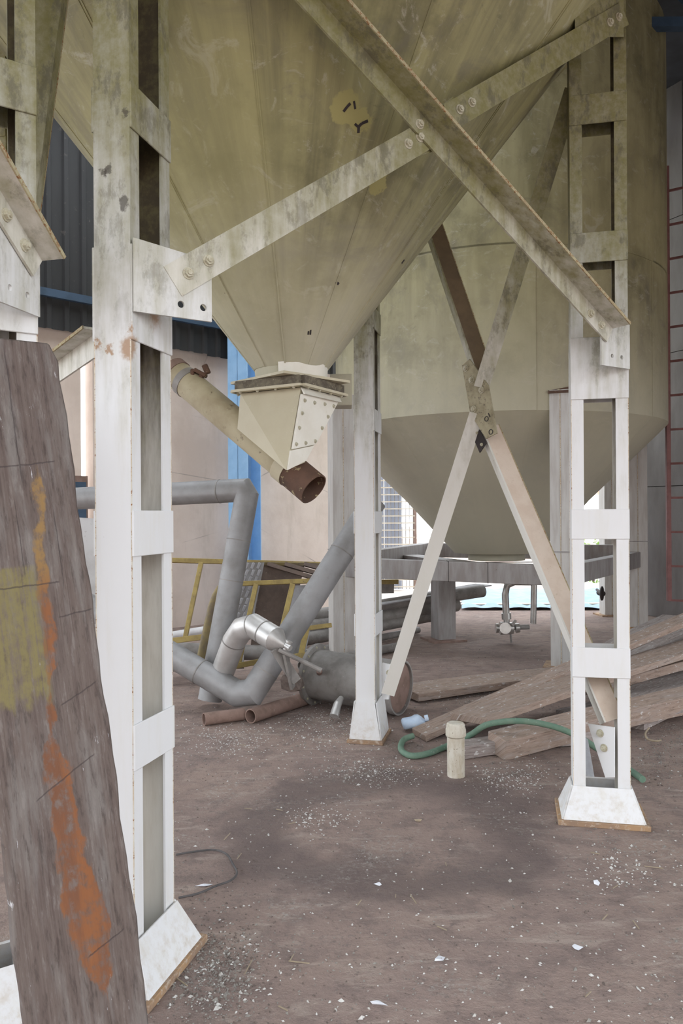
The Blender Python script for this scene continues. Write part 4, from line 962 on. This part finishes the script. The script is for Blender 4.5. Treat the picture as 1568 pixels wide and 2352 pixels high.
# ================================================================== PIPE STACK behind
def lpipe(label, p0, p1, r, mat='greypipe', op=0.85): solo('steel_pipe', MB().tube([p0, p1], r, 18, inner=op), mat, label, 'pipe', group='long steel pipes stacked behind the columns')
lpipe('topmost long grey pipe of the stack, ending under the rear hopper beam', P(700, 1418, 8.9), P(1108, 1357, 10.0), 0.08)
lpipe('second long grey pipe of the stack behind the slender brace', P(690, 1445, 8.8), P(1048, 1388, 9.85), 0.09)
lpipe('third long grey pipe of the stack, partly behind the stub post', P(690, 1470, 8.7), P(1000, 1412, 9.7), 0.075)
lpipe('thin grey pipe on the floor with a yellow end beside the brace', G(700, 1500, .05), G(960, 1447, .05), 0.04)
lpipe('lowest short grey pipe lying on the floor behind the centre column', G(690, 1530, .05), G(937, 1480, .05), 0.045)
lpipe('pale pipe lying behind the yellow railing at left', G(330, 1472, .055), G(520, 1440, .055), 0.055, 'whitesheet')
lpipe('grey pipe lying behind the duct foot at left', P(330, 1490, 7.2), P(612, 1500, 7.1), 0.07)
lpipe('lower dusty grey pipe behind the V duct', P(330, 1530, 6.9), P(560, 1520, 7.0), 0.06)
ya = thing('angle_iron', 'yellow angle iron end sticking out right of the centre column', 'angle iron', P(900, 1360, 8.6))
part('bar', MB().bar(P(760, 1338, 8.4), P(912, 1336, 8.8), 0.05, 0.05), 'yellow', ya, smooth=0)
part('web', MB().bar(P(770, 1352, 8.4), P(903, 1350, 8.8), 0.03, 0.12), 'greypipe', ya, smooth=0)
solo('wire_tray', MB().bar(P(760, 1404, 8.9), P(1110, 1343, 10.2), 0.3, 0.012), 'greysheet', 'flat galvanised strip lying on top of the pipe stack', 'strip', smooth=0)

# ================================================================== TIMBER PILE
def board(label, p0, p1, wd, th, mat='wood', roll=0.0, name='timber_board', nx=6):
    p0, p1 = Vector(p0), Vector(p1); x, y, z = frame(p1-p0)
    y, z = y*math.cos(roll)+z*math.sin(roll), z*math.cos(roll)-y*math.sin(roll)
    mb = MB(); vs = []; L = (p1-p0).length
    for i in range(nx+1):
        f = i/nx; c = p0+(p1-p0)*f+z*0.012*math.sin(f*3.1)
        j = random.uniform(-.006, .006); e = random.uniform(-.02, .02) if i in (0, nx) else 0
        vs += [c+y*(wd/2+j)+z*th/2+x*e, c-y*(wd/2+j)+z*th/2-x*e, c-y*(wd/2+j)-z*th/2-x*e, c+y*(wd/2+j)-z*th/2+x*e]
    fs = []
    for i in range(nx):
        o = i*4; fs += [(o, o+1, o+5, o+4), (o+1, o+2, o+6, o+5), (o+2, o+3, o+7, o+6), (o+3, o, o+4, o+7)]
    fs += [(3, 2, 1, 0), (nx*4, nx*4+1, nx*4+2, nx*4+3)]
    mb.add(vs, fs); org = Vector(((p0.x+p1.x)/2, (p0.y+p1.y)/2, min(v.z for v in vs)))
    sd = random.uniform(0, 50)
    def uvf(co, nrm):
        p = co+org-p0; return (p.dot(y)/0.3+p.dot(z)/0.3+sd, p.dot(x)+sd)
    return solo(name, mb, mat, label, 'board', org, 0.003, 30, group='weathered timber boards in the pile', uvf=uvf)
board('narrow pale board with a broken tip pointing left beside the blue jug', P(962, 1688, 5.22), P(1640, 1395, 7.0), 0.17, 0.045)
board('widest brown board on top of the timber pile, behind the green hose', P(1075, 1652, 5.15), P(1640, 1470, 6.55), 0.36, 0.045, roll=R(-5))
board('square cut beam with its end grain facing the camera near the white standpipe', P(1140, 1713, 4.82), P(1700, 1580, 5.9), 0.17, 0.125, roll=R(8))
board('long flat board lying behind the pile just past the flanged drum', P(935, 1592, 6.3), P(1300, 1548, 7.0), 0.30, 0.06, roll=R(4))
board('short grey board end with bird droppings sticking up at the far right', P(1330, 1530, 6.5), P(1545, 1420, 7.5), 0.2, 0.06, 'woodgrey')
board('dropping spattered grey board just below the short raised board at right', P(1360, 1560, 6.2), P(1680, 1415, 7.3), 0.22, 0.05, 'woodgrey')
board('brown edged board under the spattered grey boards at the right', P(1340, 1585, 5.9), P(1700, 1490, 6.6), 0.16, 0.07)
board('broad grey plank lowest on the right side of the timber pile', P(1330, 1655, 5.35), P(1720, 1570, 6.1), 0.44, 0.06, 'woodgrey')
board('dark timber offcut under the square cut beam', G(1060, 1722, .04), G(1350, 1690, .04), 0.12, 0.08, 'woodgrey')
board('rough bearer block hidden beneath the boards right of the column', G(1430, 1640, .09), G(1620, 1560, .09), 0.3, 0.18, 'woodgrey')

# ================================================================== SMALL THINGS ON THE FLOOR
g0 = G(1047, 1782); pv = thing('standpipe', 'grimy white capped pipe stub standing up from the dirt floor', 'pipe', g0)
part('pipe', MB().tube([g0, g0+Z*0.24], 0.050, 28), 'pvc', pv)
part('coupling', MB().tube([g0+Z*0.222, g0+Z*0.232, g0+Z*0.265, g0+Z*0.275], [0.050, 0.058, 0.058, 0.055], 28, mitre=False), 'pvc', pv)
part('cap', MB().tube([g0+Z*0.27, g0+Z*0.296, g0+Z*0.304], [0.055, 0.052, 0.044], 28, mitre=False), 'pvc', pv)

def smooth_path(pts, k=6):
    out = []; n = len(pts)
    for i in range(n-1):
        p0, p1, p2, p3 = pts[max(i-1, 0)], pts[i], pts[i+1], pts[min(i+2, n-1)]
        for j in range(k):
            t = j/k; out.append(0.5*((2*p1)+(p2-p0)*t+(2*p0-5*p1+4*p2-p3)*t*t+(3*p1-p0-3*p2+p3)*t**3))
    return out+[pts[-1]]
hz = [G(1085, 1705, .03), G(1020, 1718, .02), G(985, 1733, .02), G(945, 1738, .02), G(920, 1722, .02), G(928, 1697, .03), G(960, 1685, .10)]
hz = [P(1475, 1790, 4.3), G(1440, 1765, .02), P(1375, 1722, 4.75), P(1320, 1688, 4.80), P(1260, 1666, 4.82), P(1190, 1656, 4.85), P(1120, 1664, 4.88), P(1080, 1688, 4.98), G(1030, 1712, .025), G(985, 1730, .02), G(945, 1736, .02), G(921, 1722, .02), G(926, 1700, .03), G(948, 1690, .04)]
solo('garden_hose', MB().tube(smooth_path(hz, 8), 0.019, 12, mitre=False), 'hose', 'dull green hose arching over the timber and curling on the floor', 'hose')
# crumpled jug
jb = bmesh.new(); bmesh.ops.create_icosphere(jb, subdivisions=3, radius=1.0)
jm = MB(); jc = G(950, 1678, 0.0)+Z*0.055
for v in jb.verts:
    c = v.co; k = 0.85+0.12*math.sin(5*c.x+2)*math.cos(4*c.y+c.z*3); q = Vector((c.x*0.105*k, c.y*0.06, c.z*0.055*(0.9+0.2*math.sin(6*c.x))))
    q = Vector((math.copysign(min(abs(q.x), 0.092), q.x), q.y, max(-0.05, min(q.z, 0.044+0.02*c.x)))); jm.v.append(jc+Matrix.Rotation(R(14), 3, 'Z') @ q)
jm.f = [tuple(v.index for v in f.verts) for f in jb.faces]; jb.free()
jt = thing('plastic_jug', 'crumpled pale blue plastic jug lying beside the centre column', 'jug', G(950, 1678))
part('body', jm, 'jug', jt, smooth=60)
part('neck', MB().tube([jc+Vector((0.075, -0.01, 0.03)), jc+Vector((0.10, -0.012, 0.036))], 0.022, 14, inner=0.8), 'jug', jt)
# wire loop on the floor
wp = [G(404, 1963, .008), G(440, 1957, .01), G(490, 1952, .012), G(520, 1962, .01), G(535, 1985, .01), G(544, 2005, .01), G(530, 2022, .01), G(495, 2035, .01), G(455, 2052, .01), G(410, 2062, .008)]
solo('dark_wire', MB().tube(smooth_path(wp, 6), 0.0045, 8, mitre=False), 'cord', 'loop of thin dark wire on the floor beside the near column', 'wire')
solo('pale_cord', MB().tube(smooth_path([P(1490, 1672, 5.2), P(1482, 1684, 5.1), P(1486, 1697, 5.05), P(1505, 1702, 5.0), P(1518, 1700, 5.0)], 6), 0.006, 8, mitre=False), 'straw', 'short curl of pale cord on the timber pile at right', 'cord')
a, b_ = G(1342, 1740, .02), G(1358, 1800, .02); solo('grey_conduit', MB().tube([a+Z*.10, b_], 0.022, 12), 'greysheet', 'short grey conduit slanting inside the foot of the right column', 'conduit')
# tarp and outdoors
tm = MB(); nx, ny = 24, 8; vs = []
for j in range(ny+1):
    for i in range(nx+1):
        x = 1060+(1420-1060)*i/nx; p = G(x, 1402-44*j/ny); vs.append((p.x, p.y, 0.03+0.05*abs(math.sin(i*0.9+j*0.6))*(0.4+0.6*math.sin(j*1.3)**2)))
fs = [(j*(nx+1)+i, j*(nx+1)+i+1, (j+1)*(nx+1)+i+1, (j+1)*(nx+1)+i) for j in range(ny) for i in range(nx)]
tm.add(vs, fs); solo('blue_tarp', tm, 'tarp', 'pale blue tarpaulin spread on the ground behind the rear hopper', 'tarpaulin', smooth=50)
solo('kerb', MB().box2((0.9, 12.35, 0), (6.0, 12.5, 0.06)), 'bar', 'pale kerb strip along the edge of the dirt floor', 'kerb', smooth=0)
# valve wheel
vw = P(1382, 1363, 10.8); wt = thing('hand_wheel', 'small dark hand wheel seen through the right column opening', 'wheel', vw)
part('rim', MB().tube([vw+Vector((0.03*math.cos(a), 0.05*math.cos(a), 0.085*math.sin(a))) for a in np.linspace(0, 2*math.pi, 19)], 0.016, 8, mitre=False), 'black', wt)
part('hub', MB().tube([vw+Vector((0, -.03, 0)), vw+Vector((0, .12, 0))], 0.04, 12), 'black', wt)
part('spindle', MB().tube([vw, vw+Vector((0.10, 0.52, 0))], 0.02, 10), 'black', wt)
# mesh gate
gt = P(905, 1255, 15.5); gate = thing('mesh_gate', 'barred mesh window with blue grey curtain seen under the rear hopper', 'window grille', (gt.x, 15.5, 0.9))
gx0, gx1 = P(800, 1255, 15.5).x, P(953, 1255, 15.5).x; gz0, gz1 = 0.0, 2.6
part('frame', MB().box2((gx1-0.03, 15.47, gz0), (gx1+0.03, 15.55, gz1)).box2((gx0-.03, 15.47, gz0), (gx0+.03, 15.55, gz1)).box2((gx0, 15.47, gz1-.03), (gx1, 15.55, gz1+.03)), 'rustpipe', gate, smooth=0)
hbm = mesh_from('bar', MB().box((0, 0, 0), (gx1-gx0, 0.02, 0.022))); hbm.materials.append(MT['bar'])
vbm = mesh_from('bar', MB().box((0, 0, 0), (0.012, 0.012, gz1-gz0))); vbm.materials.append(MT['greypipe'])
for k in range(16): inst('bar', hbm, gate, Matrix.Translation(((gx0+gx1)/2, 15.48, gz0+0.14*k+0.05)))
for k in range(18): inst('bar', vbm, gate, Matrix.Translation((gx0+(gx1-gx0)*(k+0.5)/18, 15.50, (gz0+gz1)/2)))
for k in range(3): part('curtain', MB().box2((gx0+0.36*k, 15.6+0.03*(k % 2), gz0), (gx0+0.36*k+0.34, 15.65, gz1)), 'louvre', gate, smooth=0)
fw_ = thing('far_building', 'pale pinkish building out in the bright yard', 'building', (6, 24, 0))
part('wall', MB().box2((-2, 24, 0), (14, 25, 0.72)), 'farwall', fw_, smooth=0); part('wall', MB().box2((8.2, 24.5, 0), (14, 25.5, 5)), 'farwall', fw_, smooth=0)
part('gable', MB().box2((8.0, 24.2, 2.05), (9.6, 24.5, 2.9)), 'farbrick', fw_, smooth=0)
# shrub in the yard
bu = P(1362, 1262, 17.0); sh = thing('yard_shrub', 'bright green leafy shrub in the yard seen through the right column', 'shrub', (bu.x, 17.0, 0))
lm = MB()
for _ in range(420):
    p = Vector((bu.x+random.gauss(0, .22), 17+random.gauss(0, .2), bu.z+random.gauss(-.22, .22))); a = Vector((random.gauss(0, 1), random.gauss(0, 1), random.gauss(0, 1))).normalized(); b_ = a.cross(Vector((random.gauss(0, 1), random.gauss(0, 1), 1))).normalized()
    lm.add([p-a*.06, p+b_*.025, p+a*.06, p-b_*.025], [(0, 1, 2, 3)])
part('foliage', lm, 'leaf', sh, smooth=0, kind='stuff'); part('stem', MB().tube([(bu.x, 17, 0), (bu.x, 17, bu.z-0.1)], 0.03, 8), 'brown', sh)
# red ladder on the right hand wall
ld = thing('red_ladder', 'red painted steel ladder at the right edge against the grey wall', 'ladder', (P(1536, 1380, 9.3).x, 9.3, 0.4))
xl = P(1536, 1380, 9.3).x; zl0 = P(1536, 1380, 9.3).z
part('stile', MB().bar((xl, 9.3, zl0), (xl, 9.3, 5.6), 0.05, 0.05, (0, -1, 0)), 'red', ld, 0.004)
part('stile', MB().bar((xl+0.36, 9.05, zl0), (xl+0.36, 9.05, 5.6), 0.05, 0.05, (0, -1, 0)), 'red', ld, 0.004)
rg = mesh_from('rung', MB().bar((xl, 9.3, 0), (xl+0.36, 9.05, 0), 0.025, 0.025)); rg.materials.append(MT['red'])
for k in range(13): inst('rung', rg, ld, Matrix.Translation((0, 0, zl0+0.01+0.404*k)))

# ================================================================== LITTER
def bits(name, mat, label, zones, size, flat=0.35, kindcat='litter'):
    V = []; Fc = []
    for (kind, x0, y0, x1, y1, n) in zones:
        for _ in range(n):
            if kind == 'g': px, py = random.gauss((x0+x1)/2, (x1-x0)/4), random.gauss((y0+y1)/2, (y1-y0)/4)
            else: px, py = random.uniform(x0, x1), random.uniform(y0, y1)
            if py < 1420: continue
            p = G(px, py); s = random.uniform(*size); a = random.uniform(0, 6.28)
            if random.random() < 0.06: s *= 1.9
            ca, sa = math.cos(a), math.sin(a); o = len(V); l = random.uniform(0.5, 1.0)
            for dx_, dy_, dz_ in ((-1, 0, 0), (0, -l*0.7, 0), (1, 0, 0.05), (0, l*0.7, 0), (random.uniform(-.3, .3), random.uniform(-.3, .3), flat*2)):
                V.append((p.x+s*(dx_*ca-dy_*sa), p.y+s*(dx_*sa+dy_*ca), max(0.001, s*dz_+0.001)))
            Fc += [(o, o+1, o+4), (o+1, o+2, o+4), (o+2, o+3, o+4), (o+3, o, o+4)]
    me = bpy.data.meshes.new(name); me.from_pydata(V, [], Fc); me.materials.append(MT[mat])
    o = bpy.data.objects.new(name, me); COL.objects.link(o); props(o, label, kindcat, kind='stuff')
allf = lambda n: [('u', 380, 1500, 1568, 1800, n), ('u', 300, 1750, 1600, 2400, n)]
bits('pale_litter', 'pale', 'pale feather and dropping flecks scattered over the dirt floor', allf(520)+[('g', 400, 1650, 640, 1740, 420), ('g', 640, 1610, 860, 1730, 420), ('g', 700, 1740, 1010, 1800, 260), ('g', 640, 1840, 820, 1920, 160), ('g', 1080, 1740, 1280, 1830, 240), ('g', 380, 2100, 620, 2352, 160), ('g', 1290, 1950, 1560, 2060, 120), ('g', 950, 1570, 1250, 1640, 160)], (0.003, 0.0075))
bits('grey_litter', 'grit', 'grey grain husks and grit scattered over the dirt floor', allf(800)+[('g', 620, 1600, 880, 1740, 900), ('g', 380, 2120, 600, 2352, 900), ('g', 700, 1740, 1000, 1810, 500), ('g', 950, 1590, 1250, 1650, 700), ('g', 1040, 1720, 1300, 1830, 500), ('g', 1440, 1640, 1620, 1800, 800), ('g', 1200, 1800, 1560, 2040, 300)], (0.002, 0.0065))
bits('brown_litter', 'brownbit', 'dark brown crumbs scattered over the dirt floor', allf(700)+[('g', 880, 1470, 1260, 1540, 120), ('g', 380, 2050, 640, 2352, 400), ('g', 1440, 1640, 1620, 1800, 300)], (0.002, 0.0065))
sb = MB()
for _ in range(26):
    px, py = random.uniform(390, 1568), random.uniform(1640, 2352); p = G(px, py, .006); a = random.uniform(0, 3.14); l = random.uniform(.012, .04)
    sb.bar(p-Vector((math.cos(a), math.sin(a), 0))*l, p+Vector((math.cos(a), math.sin(a), 0.05))*l, 0.003, 0.003)
o = solo('straw_litter', sb, 'straw', 'thin straw stalks scattered over the dirt floor', 'straw', (0, 0, 0), kind='stuff', smooth=0)
def scrap(label, px, py, s, mat='scrap', name='paper_scrap', cat='scrap', tall=0.5):
    c = G(px, py); pts = [c+Vector((random.gauss(0, s), random.gauss(0, s*0.7), abs(random.gauss(0, s*tall)))) for _ in range(12)]
    solo(name, MB().hull(pts), mat, label, cat, smooth=0)
scrap('bluish white crumpled scrap on the floor below the right column foot', 1372, 2030, 0.013)
scrap('white scrap on the open floor below the dark ring', 870, 2032, 0.010)
scrap('small pale stone chip inside the dark ring', 960, 1888, 0.012, 'straw', 'stone_chip', 'stone')
scrap('largest white scrap low in the foreground floor', 1012, 2205, 0.014)
scrap('white scrap at the bottom edge of the picture', 868, 2305, 0.013)
scrap('white lump by the loop of dark wire', 472, 2036, 0.013)
scrap('pale scrap near the bottom right of the floor', 1325, 2180, 0.012)
